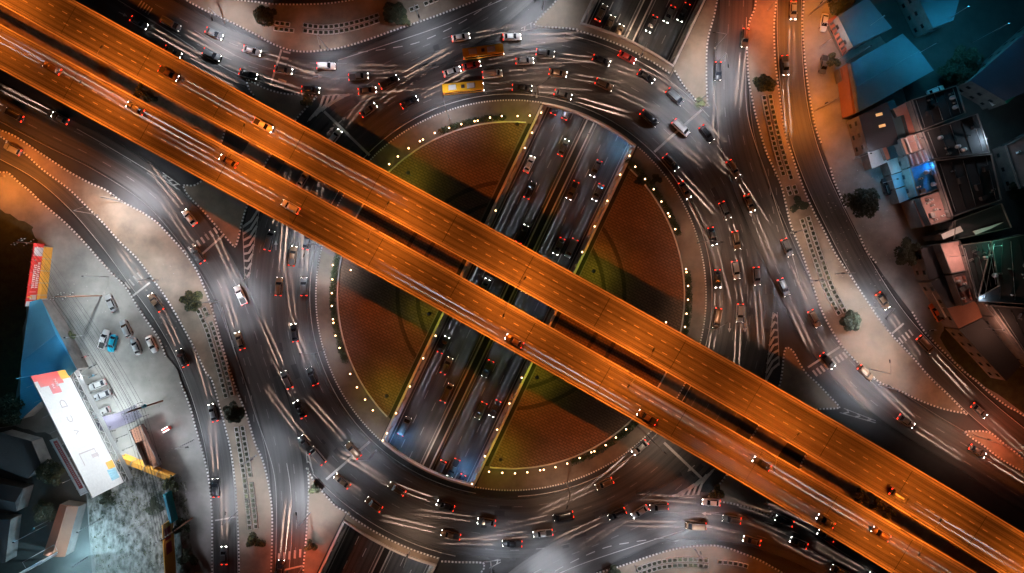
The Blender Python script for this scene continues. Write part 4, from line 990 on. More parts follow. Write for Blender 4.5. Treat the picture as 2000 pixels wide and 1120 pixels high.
road_cars('se', [(x, y) for x, y in P_SE][::-1], 0, [(.06, 3), (.16, -2.5), (.2, 4), (.26, 0), (.33, -4.6), (.40, 3.2), (.46, -1), (.52, 4), (.60, -3), (.70, 0)], 'lower right road', rev=True, group='vehicles on the lower right road')
road_end = 'top end'
road_cars('e', P_E, 0, [(.10, 2.6), (.34, -2), (.42, 2.6), (.47, -2.8), (.53, 1), (.59, -2.8), (.64, 2.5), (.73, -1), (.84, 2.2)], 'right main road', group='vehicles on the right main road')
road_cars('ef', P_EF, 0, [(.07, .9), (.16, -1.8), (.58, 0), (.68, 1.5), (.82, -1)], 'right service road', group='vehicles on the right service road')
road_end = 'bottom end'
road_cars('w', P_W, 0, [(.44, 2.4), (.50, -2.2), (.58, 2.6), (.63, -1.5), (.86, -3.5), (.92, 1.5)], 'left main road', group='vehicles on the left main road')
road_cars('wf', P_WF, 0, [(.13, 0), (.24, 1.3), (.36, -1.4), (.46, 1.3), (.56, 0), (.9, -1)], 'left service road', group='vehicles on the left service road')
road_end = 'left end'
md = DECKS['upper'][0]; road_cars('du', md, 0, [(.24, .3), (.31, .3), (.79, -2.7)], 'upper elevated road', z=ZD + .01, group='vehicles on the elevated roads', metric=True)
md = DECKS['lower'][0]; road_cars('dl', md, 0, [(.15, 1.6), (.21, 2.6), (.28, 2.2), (.33, -.4), (.50, -2.6), (.60, -2.8), (.68, 1.7), (.735, -2.7), (.77, 1.7), (.84, 1.7), (.87, -2.7)], 'lower elevated road', z=ZD + .01, rev=True, group='vehicles on the elevated roads', metric=True)
# underpass
road_end = 'lower end'
for nm, cu, rev, seed in (('left underpass carriageway', (1.3 + MID - 1.35) / 2, False, 3), ('right underpass carriageway', (MID + 1.35 + TWm - 1.3) / 2, True, 9)):
    q = [tw(cu, t)[:2] for t in range(118, -75, -4)]
    rr = random.Random(seed); pos = []
    for ln in (-3.35, 0, 3.35):
        f = rr.uniform(.02, .12)
        while f < .98: pos.append((f, ln)); f += rr.uniform(.09, .17)
    road_cars('u', q, 0, pos, nm, z=ZF + .01, rev=rev, group='vehicles in the underpass', metric=True)
# parked vehicles
PARK_ = [('sedan', 'silver', 216, 592, (-.42, -.9), 'silver saloon parked highest of the row beside the left service road'),
 ('suv', 'silver', 246, 642, (-.42, -.9), 'silver estate car parked second in the left lot beside the road'),
 ('sedan', 'silver', 265, 677, (-.38, -.92), 'silver saloon parked between the estate car and the rightmost white car'),
 ('sedan', 'white', 296, 673, (.42, .9), 'white saloon parked rightmost, next to the road kerb'),
 ('pickup_truck', 'white', 203, 663, (.3, -.95), 'white pickup parked beside the teal car'), ('sedan', 'teal', 219, 671, (-.25, .97), 'teal blue saloon parked against the white pickup'),
 ('pickup_truck', 'white', 106, 612, (-.45, -.89), 'white pickup parked by the blue roofed building'),
 ('sedan', 'white', 190, 752, (-.93, .36), 'white saloon parked uppermost in front of the lit billboard'), ('sedan', 'silver', 200, 772, (-.93, .38), 'silver saloon parked second in front of the lit billboard'),
 ('suv', 'white', 198, 806, (-.93, .4), 'white estate car parked near the curved wall in front of the billboard'),
 ('sedan', 'white', 1610, 44, (-.15, 1), 'white saloon parked by the slatted awning, top right'), ('pickup_truck', 'grey', 1609, 127, (-.15, 1), 'grey pickup parked beside the tree left of the blue roof'),
 ('pickup_truck', 'orange', 1828, 610, (-.5, -.86), 'orange pickup parked in front of the lit white shop awning'),
 ('sedan', 'white', 1828, 178, (1, -.4), 'white saloon half under the eave right of the big blue roof'), ('suv', 'black', 1732, 365, (-.3, -1), 'dark estate car parked near the light blue awnings')]
for k, c, x, y, d, lab in PARK_: place(k, c, x, y, hd_of(*d), z=.15, lit=False, label=lab, group='parked vehicles')

# ------------------------------------------------------------------ PLANTING
def leaves(mb, c, r, n, size, rr, flat=1.0):
    for _ in range(n):
        a, z = rr.uniform(0, 2 * math.pi), rr.uniform(-.35, 1); q = math.sqrt(max(0, 1 - z * z)); k = r * rr.uniform(.72, 1.06)
        p = Vector((c[0] + math.cos(a) * q * k, c[1] + math.sin(a) * q * k, c[2] + z * k * flat))
        u = Vector((rr.uniform(-1, 1), rr.uniform(-1, 1), rr.uniform(-.6, .6))).normalized(); v = u.cross(Vector((rr.uniform(-.5, .5), rr.uniform(-.5, .5), 1))).normalized(); s = size * rr.uniform(.6, 1.3)
        mb.cur = 0 if rr.random() < .6 else 1
        mb.face([p - u * s, p + v * s * .55, p + u * s, p - v * s * .55])
def make_tree(name, R_, h, clumps, seed, mats, leafn=150, lsize=.28):
    rr = random.Random(seed); t = empty(name)
    mb = MB(); mb.tube([(0, 0, .15), (.1, 0, h * .4), (0, .1, h * .75)], .2, 8, .1)
    tips = []
    for i in range(clumps):
        a = 2 * math.pi * i / clumps * 1.618 * 2 + rr.uniform(-.3, .3); d = R_ * math.sqrt((i + .5) / clumps) * rr.uniform(.6, 1.0)
        tips.append((math.cos(a) * d, math.sin(a) * d, h * rr.uniform(.62, .95) * (1 - .22 * d / R_)))
    for q in tips[::2]: mb.tube([(0, 0, h * .4), (q[0] * .5, q[1] * .5, h * .55), q], .09, 5, .03)
    mb.build('trunk', M['bark'], t)
    mb = MB()
    for q in tips: leaves(mb, q, R_ * rr.uniform(.26, .40), leafn, lsize, rr, .75)
    mb.build('crown', mats, t); return t
for (x, y, R_, h, lab, big) in ((1495, 163, 2.9, 4, 'round shrubby tree at the top end of the right planter rows', 1), (1562, 399, 2.7, 4, 'dark tree midway along the right planter rows', 0), (1662, 627, 3.2, 4.5, 'broad round tree at the lower end of the right planter rows', 0),
        (372, 586, 3.2, 4.5, 'broad olive tree at the top end of the left planter rows', 1), (455, 808, 3.0, 4.5, 'dark tree in the middle of the left planter rows', 0), (495, 1058, 2.8, 4, 'tree at the lower end of the left planter rows', 1),
        (513, 28, 3.2, 4.5, 'dark tree at the left end of the top island planters', 0), (768, 22, 3.2, 4.5, 'dark tree at the right end of the top island planters', 0), (790, 38, 1.7, 3, 'small olive bush below the top island tree', 1),
        (598, 196, 1.9, 2.5, 'scrubby bush on the small triangle left of the roundabout top', 1), (1368, 200, 1.6, 2.4, 'dry bush at the tip of the upper right wedge island', 1), (614, 955, 1.6, 2.4, 'dry bush at the tip of the lower left island', 1),
        (606, 1068, 1.9, 3, 'bush on the left edge of the lower left island', 1), (1402, 962, 2.2, 3, 'bush on the small triangle at the lower right of the roundabout', 1),
        (272, 180, 2.3, 4.5, 'tree growing in the gap between the elevated roads, upper left', 1), (292, 190, 1.9, 3.6, 'smaller tree in the elevated road gap, upper left', 0), (1685, 972, 2.3, 4.5, 'first tree in the elevated road gap, lower right', 0), (1716, 988, 2.1, 4, 'second tree in the elevated road gap, lower right', 1), (1738, 1003, 2.0, 4, 'third tree in the elevated road gap, lower right', 1),
        (1690, 395, 5.0, 7, 'large dark spreading tree near the light blue awnings', 0), (1775, 492, 4.0, 6.5, 'large dark tree beside the right shop row', 0), (1646, 5, 4.2, 6, 'dark tree at the top beside the teal roof', 0), (1628, 118, 2.3, 4, 'olive bush behind the grey pickup', 1),
        (330, 945, 2.6, 4, 'palm-like bush at the corner of the orange hoarding', 1), (92, 925, 4.2, 6, 'dark tree between the dark roofs and the billboard', 0), (18, 800, 5, 7, 'dark tree left of the blue roofed building', 0), (85, 1000, 3.4, 5, 'dark tree left of the rust coloured roof', 0), (1888, 118, 5, 7, 'dark tree in the blue-lit yard, top right', 0), (1865, 140, 4, 6, 'smaller dark tree in the blue-lit yard, top right', 0), (1995, 365, 3.5, 5, 'dark tree at the right edge below the bright shop', 0),
        (1955, 690, 3.2, 4.5, 'scrub bush behind the lower right service road', 0), (138, 655, 1.2, 2, 'pink flowering bush at the foot of the blue roof', 1), (208, 975, 2.4, 3, 'grey green scrub at the top of the vacant lot', 0), (300, 990, 2.6, 3, 'scrub bush on the right side of the vacant lot', 0), (352, 1030, 2.6, 3.4, 'dark scrub beside the yellow sign', 0), (365, 1090, 2.8, 3.4, 'dark scrub at the lower end of the yellow sign', 0),
        (1200, 1118, 2.2, 3.5, 'tree at the left end of the bottom island planters', 0), (1250, 352, 1.5, 2.4, 'low bush beside the first globe lamps, upper right plaza', 0), (1282, 350, 1.6, 2.4, 'low bush between plaza wall and kerb, upper right', 0)):
    R_ *= .88
    t = make_tree('tree' if h > 3.2 else 'bush', R_, h, 17 if R_ > 2.5 else 10, int(x + y), [M['leaf'], M['leaf_olive']] if big else [M['leaf'], M['leaf']], leafn=170 if R_ > 2.5 else 110, lsize=.2 + R_ * .035)
    v = W(x, y, h * .8); t.location = (v.x, v.y, 0); tag(t, lab, 'tree' if h > 3.2 else 'bush')

# clipped shrubs in square concrete planters
def make_planter(seed, ty):
    rr = random.Random(seed); t = empty('planter')
    mb = MB()
    for cx_, cy_, a, b in ((0, .5, 1.25, .12), (0, -.5, 1.25, .12), (.565, 0, .12, .88), (-.565, 0, .12, .88)): mb.box((cx_, cy_, .38), (a, b, .46))
    mb.build('box', M['parapet'], t, merge=True)
    mb = MB(); mb.box((0, 0, .3), (1.0, .87, .28)); mb.build('soil', M['black'], t)
    mb = MB(); leaves(mb, (0, 0, .5), .42 if ty else .52, 60, .13, rr, .7); mb.build('shrub', [M['leaf'], M['leaf_olive']] if ty else [M['hedge'], M['leaf']], t); return t
PL = [make_planter(i, i % 2) for i in range(4)]; pl_used = set()
def planter_row(pts, nm, pitch=1.42, gaps=()):
    q = dedupe([WX(p, .5) for p in smooth_line(pts, 6)], .05); c = cum(q); s = .6; i = 0
    while s < c[-1]:
        (x, y), d = at_len(q, c, s); s += pitch; i += 1
        if any(a < s / c[-1] < b for a, b in gaps) or rnd.random() < .03: continue
        k = rnd.randrange(4)
        if k not in pl_used: t = PL[k]; pl_used.add(k)
        else: t = copy_tree(PL[k])
        t.location = (x, y, 0); t.rotation_euler = (0, 0, math.atan2(d[1], d[0]))
        tag(t, 'square planter with low shrub, in the ' + nm, 'planter', nm)
E_L = [(1492, 187), (1498, 220), (1509, 268), (1521, 312), (1535, 355), (1546, 385)]; E_L2 = [(1566, 428), (1580, 472), (1597, 522), (1615, 570), (1638, 612)]
planter_row(E_L, 'left row on the upper right island'); planter_row([(x + 12, y - 2) for x, y in E_L], 'right row on the upper right island')
planter_row(E_L2, 'left row on the lower right island'); planter_row([(x + 12, y - 5) for x, y in E_L2], 'right row on the lower right island')
W_L = [(386, 605), (402, 640), (418, 690), (431, 735), (442, 778)]; W_L2 = [(461, 835), (469, 885), (477, 935), (483, 985), (488, 1035)]
planter_row(W_L, 'left row on the upper left island'); planter_row([(x + 12, y - 4) for x, y in W_L], 'right row on the upper left island')
planter_row(W_L2, 'left row on the lower left-hand island'); planter_row([(x + 12, y - 2) for x, y in W_L2], 'right row on the lower left-hand island')
N_L = [(592, 60), (630, 64), (670, 60), (710, 50), (745, 38)]
planter_row(N_L, 'lower row on the top island'); planter_row([(x, y - 11) for x, y in N_L], 'upper row on the top island')
planter_row([(535, 56), (570, 60)], 'short lower row at the top island left end'); planter_row([(537, 45), (571, 49)], 'short upper row at the top island left end')
planter_row([(800, 20), (830, 8), (860, -4)], 'right end row on the top island')
S_L = [(1245, 1112), (1290, 1098), (1340, 1093), (1384, 1096)]; planter_row(S_L, 'upper row on the bottom island'); planter_row([(x, y + 11) for x, y in S_L], 'lower row on the bottom island')
planter_row([(1402, 1098), (1440, 1102), (1470, 1110)], 'short row at the right of the bottom island')
# hedge behind the plaza wall (one continuous clipped hedge on each side)
for nm, a0, a1 in (('lower left', 158, 196), ('upper left', 246, 268), ('right', -8, 14), ('lower right', 42, 70), ('upper right', -50, -20)):
    mb = MB(); rr = random.Random(a0)
    for i in range(int((a1 - a0) * 14)):
        p = circ(346 + rr.uniform(-3, 5), R(rr.uniform(a0, a1))); v = W(*p)
        leaves(mb, (v.x, v.y, .5), .5, 6, .2, rr, .8)
    o = mb.build('hedge', [M['hedge'], M['leaf']]); tag(o, f'low dark hedge along the {nm} rim of the plaza', 'hedge', 'hedges round the plaza')

# ------------------------------------------------------------------ BUILDINGS
def metal(name, col, ang, col2=None, scale=1.2):
    m = mat(name, col, .5, .2, col2=col2 or tuple(c * .65 for c in col), scale=.12, detail=8, contrast=.25)
    n = m.node_tree.nodes; l = m.node_tree.links; tc = n.new('ShaderNodeTexCoord'); mp = n.new('ShaderNodeMapping'); mp.inputs['Rotation'].default_value = (0, 0, R(ang)); l.new(tc.outputs['Object'], mp.inputs[0])
    wv = n.new('ShaderNodeTexWave'); wv.inputs['Scale'].default_value = scale; l.new(mp.outputs[0], wv.inputs[0])
    bp = n.new('ShaderNodeBump'); bp.inputs['Strength'].default_value = .9; bp.inputs['Distance'].default_value = .12; l.new(wv.outputs[0], bp.inputs['Height']); l.new(bp.outputs[0], n['Principled BSDF'].inputs['Normal']); return m
M['blue_roof'] = metal('blue_metal_roof', (.09, .17, .20), 27); M['blue_roof2'] = metal('bright_blue_roof', (.04, .26, .42), -25)
M['dark_roof'] = metal('dark_metal_roof', (.05, .05, .055), 25); M['black_roof'] = mat('black_roof', (.02, .021, .023), .8, bump=.3); M['purple_roof'] = metal('purple_grey_roof', (.10, .09, .13), -40)
M['rust_roof'] = metal('rusty_roof', (.34, .15, .09), 75); M['tile'] = metal('salmon_tile', (.55, .20, .13), 60, scale=2.5); M['white_panel'] = mat('white_panel', (.78, .78, .76), .5); M['lightblue'] = metal('light_blue_awning', (.35, .62, .75), 62)
M['terrace'] = mat('terrace_floor', (.50, .30, .26), .8, col2=(.22, .15, .14), scale=.35, detail=9); M['wall'] = mat('plaster_wall', (.20, .18, .165), .85, col2=(.09, .085, .08), scale=.5); M['orange_front'] = mat('orange_shop_front', (.32, .13, .06), .7)
M['red'] = mat('red_vinyl', (.50, .025, .02), .5); M['yellow'] = mat('yellow_vinyl', (.68, .32, .05), .5); M['green'] = mat('green_strip', (.02, .28, .17), .5); M['vinyl'] = mat('white_vinyl', (.85, .85, .85), .5); M['tarp'] = mat('blue_tarp', (.01, .24, .33), .6, bump=.6)
M['pale'] = mat('pale_print', (.50, .44, .45), .6); M['window'] = mat('dark_window', (.02, .025, .03), .15); M['amber'] = mat('amber_skylight', (.6, .35, .12), .4, emit=(1, .5, .2), estr=.8); M['blue_light_tone'] = mat('blue_lit_terrace', (.02, .25, .5), .6, col2=(.01, .10, .25), scale=1)  # terrace blue: the blue lamp's light is put into its colour
M['brown_ink'] = mat('brown_ink', (.12, .05, .03), .6); M['darkred'] = mat('dark_red_vinyl', (.33, .03, .04), .6)
def vec(p, z): return WX(p, z)
def bld(name, corners, h, roof_m, label, cat='building', kind='flat', ridge=1.6, wall_m='wall', par=0.0, group=None, base=.15, windows=True, over=.25):
    """corners px at roof height, going round; a gable's ridge runs parallel to side 0-1"""
    P = ccw([vec(p, h) for p in corners]); c = (sum(p[0] for p in P) / len(P), sum(p[1] for p in P) / len(P))
    t = empty(name, (c[0], c[1], base), label=label, cat=cat, group=group); P = [(p[0] - c[0], p[1] - c[1]) for p in P]; h -= base
    mb = MB(); inn = [(p[0] * .985, p[1] * .985) for p in P]; mb.prism(inn, 0, h - .02); wl = mb.build('wall', M[wall_m], t)
    if kind == 'flat':
        mb = MB(); mb.prism(P, h - .015, h + .12); rf = mb.build('roof', M[roof_m], t)
        if par:
            n = len(P)
            for i in range(n):
                a, b = P[i], P[(i + 1) % n]; d = math.hypot(b[0] - a[0], b[1] - a[1]); an = math.atan2(b[1] - a[1], b[0] - a[0]); m_ = ((a[0] + b[0]) / 2 * .97, (a[1] + b[1]) / 2 * .97)
                mb = MB(); mb.box((m_[0], m_[1], h + .12 + par / 2), (d * .97, .18, par), an); mb.build('parapet', M[wall_m], t)
    else:
        a, b, c_, d = P
        if kind == 'gable2': a, b, c_, d = b, c_, d, a
        m0 = ((a[0] + d[0]) / 2, (a[1] + d[1]) / 2); m1 = ((b[0] + c_[0]) / 2, (b[1] + c_[1]) / 2)
        if kind == 'hip': m0, m1 = ((m0[0] * .55 + m1[0] * .45), (m0[1] * .55 + m1[1] * .45)), ((m1[0] * .55 + m0[0] * .45), (m1[1] * .55 + m0[1] * .45))
        A, B, C, D, E, F = (*a, h), (*b, h), (*c_, h), (*d, h), (*m0, h + ridge), (*m1, h + ridge); mb = MB()
        for f in ((A, B, F, E), (C, D, E, F), (D, A, E), (B, C, F)): mb.face(f)
        mb.face([(q[0], q[1], q[2] - .1) for q in (D, C, B, A)]); rf = mb.build('roof', M[roof_m], t)
        mb = MB(); mb.tube([(E[0], E[1], E[2] + .02), (F[0], F[1], F[2] + .02)], .12, 6); mb.build('ridge_cap', M[roof_m], rf)
    if windows:
        n = len(P)
        for i in range(n):
            a, b = inn[i], inn[(i + 1) % n]; L = math.hypot(b[0] - a[0], b[1] - a[1]); an = math.atan2(b[1] - a[1], b[0] - a[0])
            nx, ny = (b[1] - a[1]) / L, -(b[0] - a[0]) / L
            if nx * c[0] + ny * c[1] > 0: continue
            k = max(1, min(6, int(L / 3.2)))
            for j in range(k):
                for zz in ([1.6] if h < 4.5 else [1.6, 4.6]):
                    if zz + 1 > h: continue
                    f = (j + .5) / k; x, y = a[0] + (b[0] - a[0]) * f + nx * .02, a[1] + (b[1] - a[1]) * f + ny * .02
                    mb = MB(); mb.box((x, y, zz), (1.3, .1, 1.2), an); wd = mb.build('window', M['dark_concrete'], t); mb = MB(); mb.box((x + nx * .04, y + ny * .04, zz), (1.1, .06, 1.0), an); mb.build('pane', M['window'], wd)
    t['dims'] = 0
    return t, P, h
def clutter(t, P, h, seed, n=8, mats=('white_panel', 'steel', 'dark_concrete')):
    rr = random.Random(seed)
    a, b, c_, d = P[:4]
    for i in range(n):
        u, v = rr.uniform(.12, .88), rr.uniform(.12, .88)
        x = (a[0] * (1 - u) + b[0] * u) * (1 - v) + (d[0] * (1 - u) + c_[0] * u) * v; y = (a[1] * (1 - u) + b[1] * u) * (1 - v) + (d[1] * (1 - u) + c_[1] * u) * v
        an = math.atan2(b[1] - a[1], b[0] - a[0]); k = rr.random()
        if k < .6:
            mb = MB(); mb.box((x, y, h + .5), (.9, .4, .7), an); o = mb.build('air_conditioner', M[mats[0]], t); mb = MB(); mb.lathe((x, y, h + .86), [(0, 0), (.17, 0), (.17, .02), (0, .03)], 10); mb.build('fan', M['black'], o)
        elif k < .8: mb = MB(); mb.lathe((x, y, h + .12), [(0, 0), (.5, 0), (.55, .2), (.5, 1.1), (.2, 1.3), (0, 1.3)], 12); mb.build('water_tank', M[mats[1]], t, smooth=True)
        else: mb = MB(); mb.box((x, y, h + .65), (rr.uniform(1, 2), rr.uniform(.8, 1.6), 1.1), an); mb.build('stair_hut', M[mats[2]], t)
def rack(t, P, h, rows, mat_='white_panel'):
    a, b, c_, d = P[:4]
    for r in range(rows):
        v = (r + .6) / (rows + .2)
        p0 = (a[0] * (1 - v) + b[0] * v, a[1] * (1 - v) + b[1] * v); p1 = (d[0] * (1 - v) + c_[0] * v, d[1] * (1 - v) + c_[1] * v)
        for k in range(5):
            u = .12 + k * .18; x, y = p0[0] * (1 - u) + p1[0] * u, p0[1] * (1 - u) + p1[1] * u
            mb = MB(); mb.box((x, y, h + .45), (.8, .45, .6), math.atan2(p1[1] - p0[1], p1[0] - p0[0])); mb.build('air_conditioner', M[mat_], t)
B = bld
# left side
B('blue_building', [(58, 590), (80, 584), (150, 722), (38, 822)], 5.5, 'blue_roof2', 'long building with a blue metal roof left of the parking lot', kind='gable', ridge=1.2, windows=False)
B('dark_house', [(0, 845), (62, 862), (80, 905), (55, 935), (0, 915)], 4.5, 'dark_roof', 'dark roofed house at the left edge beside the billboard', windows=False)
B('dark_house', [(-30, 940), (45, 955), (32, 1000), (-30, 990)], 4.5, 'dark_roof', 'lower dark roofed house at the left edge', kind='gable', windows=False)
B('dark_house', [(-40, 1010), (20, 1015), (10, 1100), (-50, 1090)], 4.5, 'dark_roof', 'dark roofed house at the lower left corner', kind='gable2', windows=False)
B('long_shed', [(117, 985), (153, 990), (127, 1088), (84, 1084)], 4.0, 'rust_roof', 'long shed with a rust coloured metal roof, lower left', kind='gable2', ridge=.8, cat='shed', windows=False)
# right side
t, P, h = B('teal_warehouse', [(1636, 32), (1694, -4), (1742, 55), (1666, 92)], 7, 'blue_roof', 'teal roofed shop building behind the slatted awning, top right')
t, P, h = B('blue_warehouse', [(1661, 124), (1763, 66), (1824, 138), (1678, 219)], 8, 'blue_roof', 'large building with a wide ribbed blue metal roof, upper right', kind='gable', ridge=.7)
mb = MB()
t, P, h = B('shop_building', [(1653, 124), (1660, 124), (1676, 219), (1666, 223)], 6, 'orange_front', 'narrow orange-lit shop front along the left side of the big blue roof', wall_m='orange_front', cat='shop front', windows=False)
for q in ([(1640, 134), (1654, 128), (1659, 150), (1645, 158)], [(1654, 186), (1664, 182), (1671, 212), (1660, 216)]):
    tt, _, _ = B('canopy', q, 3.6, 'rust_roof', ('upper' if q[0][1] < 150 else 'lower') + ' small dark canopy in front of the orange shop front', cat='canopy', windows=False, group='shop front canopies')
t = empty('slatted_awning', (*vec((1640, 70), 3.8), .15), label='pink slatted awning beside the white saloon, top right', cat='awning'); bx = t.location
fr = MB(); Q = [vec(p, 3.9) for p in ((1617, 41), (1632, 31), (1665, 91), (1647, 109))]
for a, b in zip(Q, Q[1:] + Q[:1]):
    fr.tube([(a[0] - bx.x, a[1] - bx.y, 3.7), (b[0] - bx.x, b[1] - bx.y, 3.7)], .12, 6)
fr.build('frame', M['tile'], t)
for i in range(7):
    f0, f1 = i / 7 + .01, i / 7 + .09; p = lambda f, s: (Q[0][0] + (Q[3][0] - Q[0][0]) * f if s else Q[1][0] + (Q[2][0] - Q[1][0]) * f, Q[0][1] + (Q[3][1] - Q[0][1]) * f if s else Q[1][1] + (Q[2][1] - Q[1][1]) * f)
    mb = MB(); pts = ccw([(q[0] - bx.x, q[1] - bx.y) for q in (p(f0, 1), p(f1, 1), p(f1, 0), p(f0, 0))]); mb.prism(pts, 3.6, 3.82); mb.build('slat', M['tile'], t)
for q in Q: mb = MB(); mb.tube([(q[0] - bx.x, q[1] - bx.y, 0), (q[0] - bx.x, q[1] - bx.y, 3.7)], .07, 6); mb.build('post', M['steel'], t)
t, P, h = B('dark_shop', [(1677, 226), (1733, 199), (1757, 281), (1696, 297)], 7, 'dark_roof', 'dark grey roofed building with two small amber skylights', kind='flat')
for q in ((1717, 224), (1723, 246)):
    v = W(q[0], q[1], 7.2) - t.location; mb = MB(); mb.box((v.x, v.y, h + .2), (1.7, .7, .15), R(15)); mb.build('skylight', M['amber'], t)
B('blue_annex', [(1733, 199), (1745, 195), (1777, 262), (1757, 281)], 6, 'blue_roof', 'narrow deep blue roof strip beside the salmon tiled roof', windows=False)
B('tiled_roof_building', [(1744, 213), (1774, 199), (1783, 218), (1752, 229)], 7.5, 'tile', 'salmon tiled roof, the upper arm of an L shape', windows=False, group='salmon tiled roofs')
B('tiled_roof_building', [(1783, 218), (1796, 255), (1776, 264), (1765, 224)], 7.5, 'tile', 'salmon tiled roof, the lower arm of an L shape', windows=False, group='salmon tiled roofs')
B('teal_annex', [(1722, 291), (1751, 280), (1761, 305), (1736, 313)], 5, 'blue_roof', 'small teal roof patch above the white awning', windows=False)
B('tiled_lean_to', [(1722, 287), (1729, 284), (1739, 310), (1732, 313)], 5.6, 'tile', 'tiny salmon tiled strip roof left of the teal patch', windows=False, cat='lean-to roof')
B('canopy', [(1694, 297), (1720, 289), (1733, 317), (1703, 330)], 4, 'white_panel', 'greyish flat canopy below the dark grey roof', cat='canopy', windows=False)
B('awning', [(1732, 315), (1762, 304), (1771, 331), (1741, 341)], 4.2, 'white_panel', 'pale grey flat awning above the light blue ones', cat='awning', windows=False, group='row of pale awnings')
B('awning', [(1740, 343), (1772, 333), (1781, 358), (1748, 369)], 4.2, 'lightblue', 'upper of two light blue awnings', cat='awning', windows=False, group='row of pale awnings')
B('awning', [(1749, 371), (1783, 360), (1789, 384), (1757, 397)], 4.2, 'lightblue', 'lower of two light blue awnings', cat='awning', windows=False, group='row of pale awnings')
t, P, h = B('terrace_house', [(1755, 273), (1794, 259), (1806, 290), (1767, 304)], 8, 'terrace', 'terrace rooftop with rows of white units below the salmon tiles', par=.6, group='shop houses with terraces'); rack(t, P, h, 2)
t, P, h = B('terrace_house', [(1768, 305), (1808, 291), (1817, 313), (1775, 327)], 8, 'terrace', 'terrace rooftop packed with white boxes above the blue-lit one', par=.6, group='shop houses with terraces'); rack(t, P, h, 4)
t, P, h = B('terrace_house', [(1775, 329), (1819, 314), (1837, 369), (1790, 384)], 8, 'blue_light_tone', 'terrace rooftop coloured as if blue-lit, under a bright blue floodlight', par=.6, group='shop houses with terraces'); clutter(t, P, h, 5, 8)
t, P, h = B('terrace_house', [(1793, 388), (1838, 372), (1858, 428), (1815, 441)], 8, 'terrace', 'brown terrace rooftop right of the red tiled strip', par=.6, group='shop houses with terraces'); clutter(t, P, h, 8, 9)
B('tiled_lean_to', [(1783, 391), (1791, 387), (1811, 440), (1803, 444)], 6, 'tile', 'long thin red tiled strip beside the brown terrace', windows=False, cat='lean-to roof')
for i, (q, lab) in enumerate((([(1778, 196), (1868, 167), (1885, 222), (1798, 256)], 'uppermost black flat roof right of the salmon tiles'), ([(1799, 258), (1908, 222), (1932, 300), (1820, 312)], 'black flat roof right of the white unit terraces'), ([(1821, 314), (1935, 300), (1955, 392), (1858, 425)], 'black flat roof with diagonal pipes right of the blue terrace'),
        ([(1935, 470), (2010, 455), (2060, 600), (1905, 590)], 'large black roof at the right edge'), ([(1875, 478), (1934, 470), (1950, 560), (1905, 585)], 'black roof right of the salmon terrace'), ([(1930, 595), (2060, 605), (2080, 740), (2005, 700)], 'black roof in the lower right corner of the shop block'))):
    t, P, h = B('row_house', q, 10, 'black_roof', lab, par=.5, group='row houses with black roofs'); clutter(t, P, h, i + 20, 7, ('dark_concrete', 'steel', 'black_roof'))
    for k in range(5):
        f, g2 = (k + .5) / 5, rnd.uniform(.1, .9); a_, b_, c2, d2 = P[:4]
        p0 = (a_[0] + (b_[0] - a_[0]) * f, a_[1] + (b_[1] - a_[1]) * f); p1 = (d2[0] + (c2[0] - d2[0]) * f, d2[1] + (c2[1] - d2[1]) * f)
        mb = MB(); mb.tube([(p0[0] * .93 + p1[0] * .07, p0[1] * .93 + p1[1] * .07, h + .2), (p0[0] * .07 + p1[0] * .93, p0[1] * .07 + p1[1] * .93, h + .2)], .07, 5); mb.build('pipe', M['dark_steel' if k % 2 else 'steel'], t)
B('dark_shop', [(1862, 432), (1955, 397), (1975, 445), (1860, 470)], 8, 'dark_roof', 'dark roof with a pale strip above the salmon terrace', par=.5)
B('canopy', [(1838, 458), (1875, 442), (1881, 452), (1842, 468)], 8.4, 'white_panel', 'pale strip canopy left of the dark roof above the salmon terrace', cat='canopy', windows=False)
B('canopy', [(1900, 452), (1960, 434), (1935, 447), (1905, 459)], 8.6, 'white_panel', 'pale pointed strip at the edge of the dark roof', cat='canopy', windows=False)
t, P, h = B('terrace_house', [(1833, 477), (1872, 470), (1896, 527), (1856, 535)], 9, 'terrace', 'salmon rooftop terrace with one dark stain', par=.5, group='shop houses with terraces')
B('dark_shop', [(1798, 487), (1833, 477), (1853, 533), (1815, 548)], 6, 'dark_roof', 'dark roof left of the salmon terrace')
t, P, h = B('terrace_house', [(1856, 538), (1898, 530), (1914, 582), (1878, 598)], 8.5, 'terrace', 'narrow rooftop with two rows of small salmon units', par=.5, group='shop houses with terraces'); rack(t, P, h, 3, 'tile'); clutter(t, P, h, 44, 5)
B('brown_roof_house', [(1850, 603), (1905, 586), (1918, 620), (1872, 642)], 6, 'rust_roof', 'brown roof with a cream beam behind the lit shop awning')
B('dark_shop', [(1818, 552), (1853, 536), (1876, 596), (1850, 602)], 6, 'dark_roof', 'dark roof directly behind the white shop awning')
B('dark_shop', [(1872, 644), (1918, 622), (1995, 712), (1965, 745)], 6, 'black_roof', 'long dark roof left of the last terraces')
for i in range(4):
    a, b = i / 4, (i + 1) / 4 - .02; f = lambda p, q, s: (p[0] + (q[0] - p[0]) * s, p[1] + (q[1] - p[1]) * s)
    q = [f((1916, 590), (2003, 706), a), f((1942, 575), (2032, 690), a), f((1942, 575), (2032, 690), b), f((1916, 590), (2003, 706), b)]
    t, P, h = B('terrace_house', q, 8.5, 'terrace', f'{ordn(i + 1)} terrace from the top of the lower right stepped row', par=.6, group='shop houses with terraces'); clutter(t, P, h, 60 + i, 7); rack(t, P, h, 2, 'tile')
B('shop_awning', [(1815, 562), (1831, 553), (1862, 612), (1846, 621)], 3.6, 'white_panel', 'long white lit shop awning beside the orange pickup', cat='awning', windows=False)
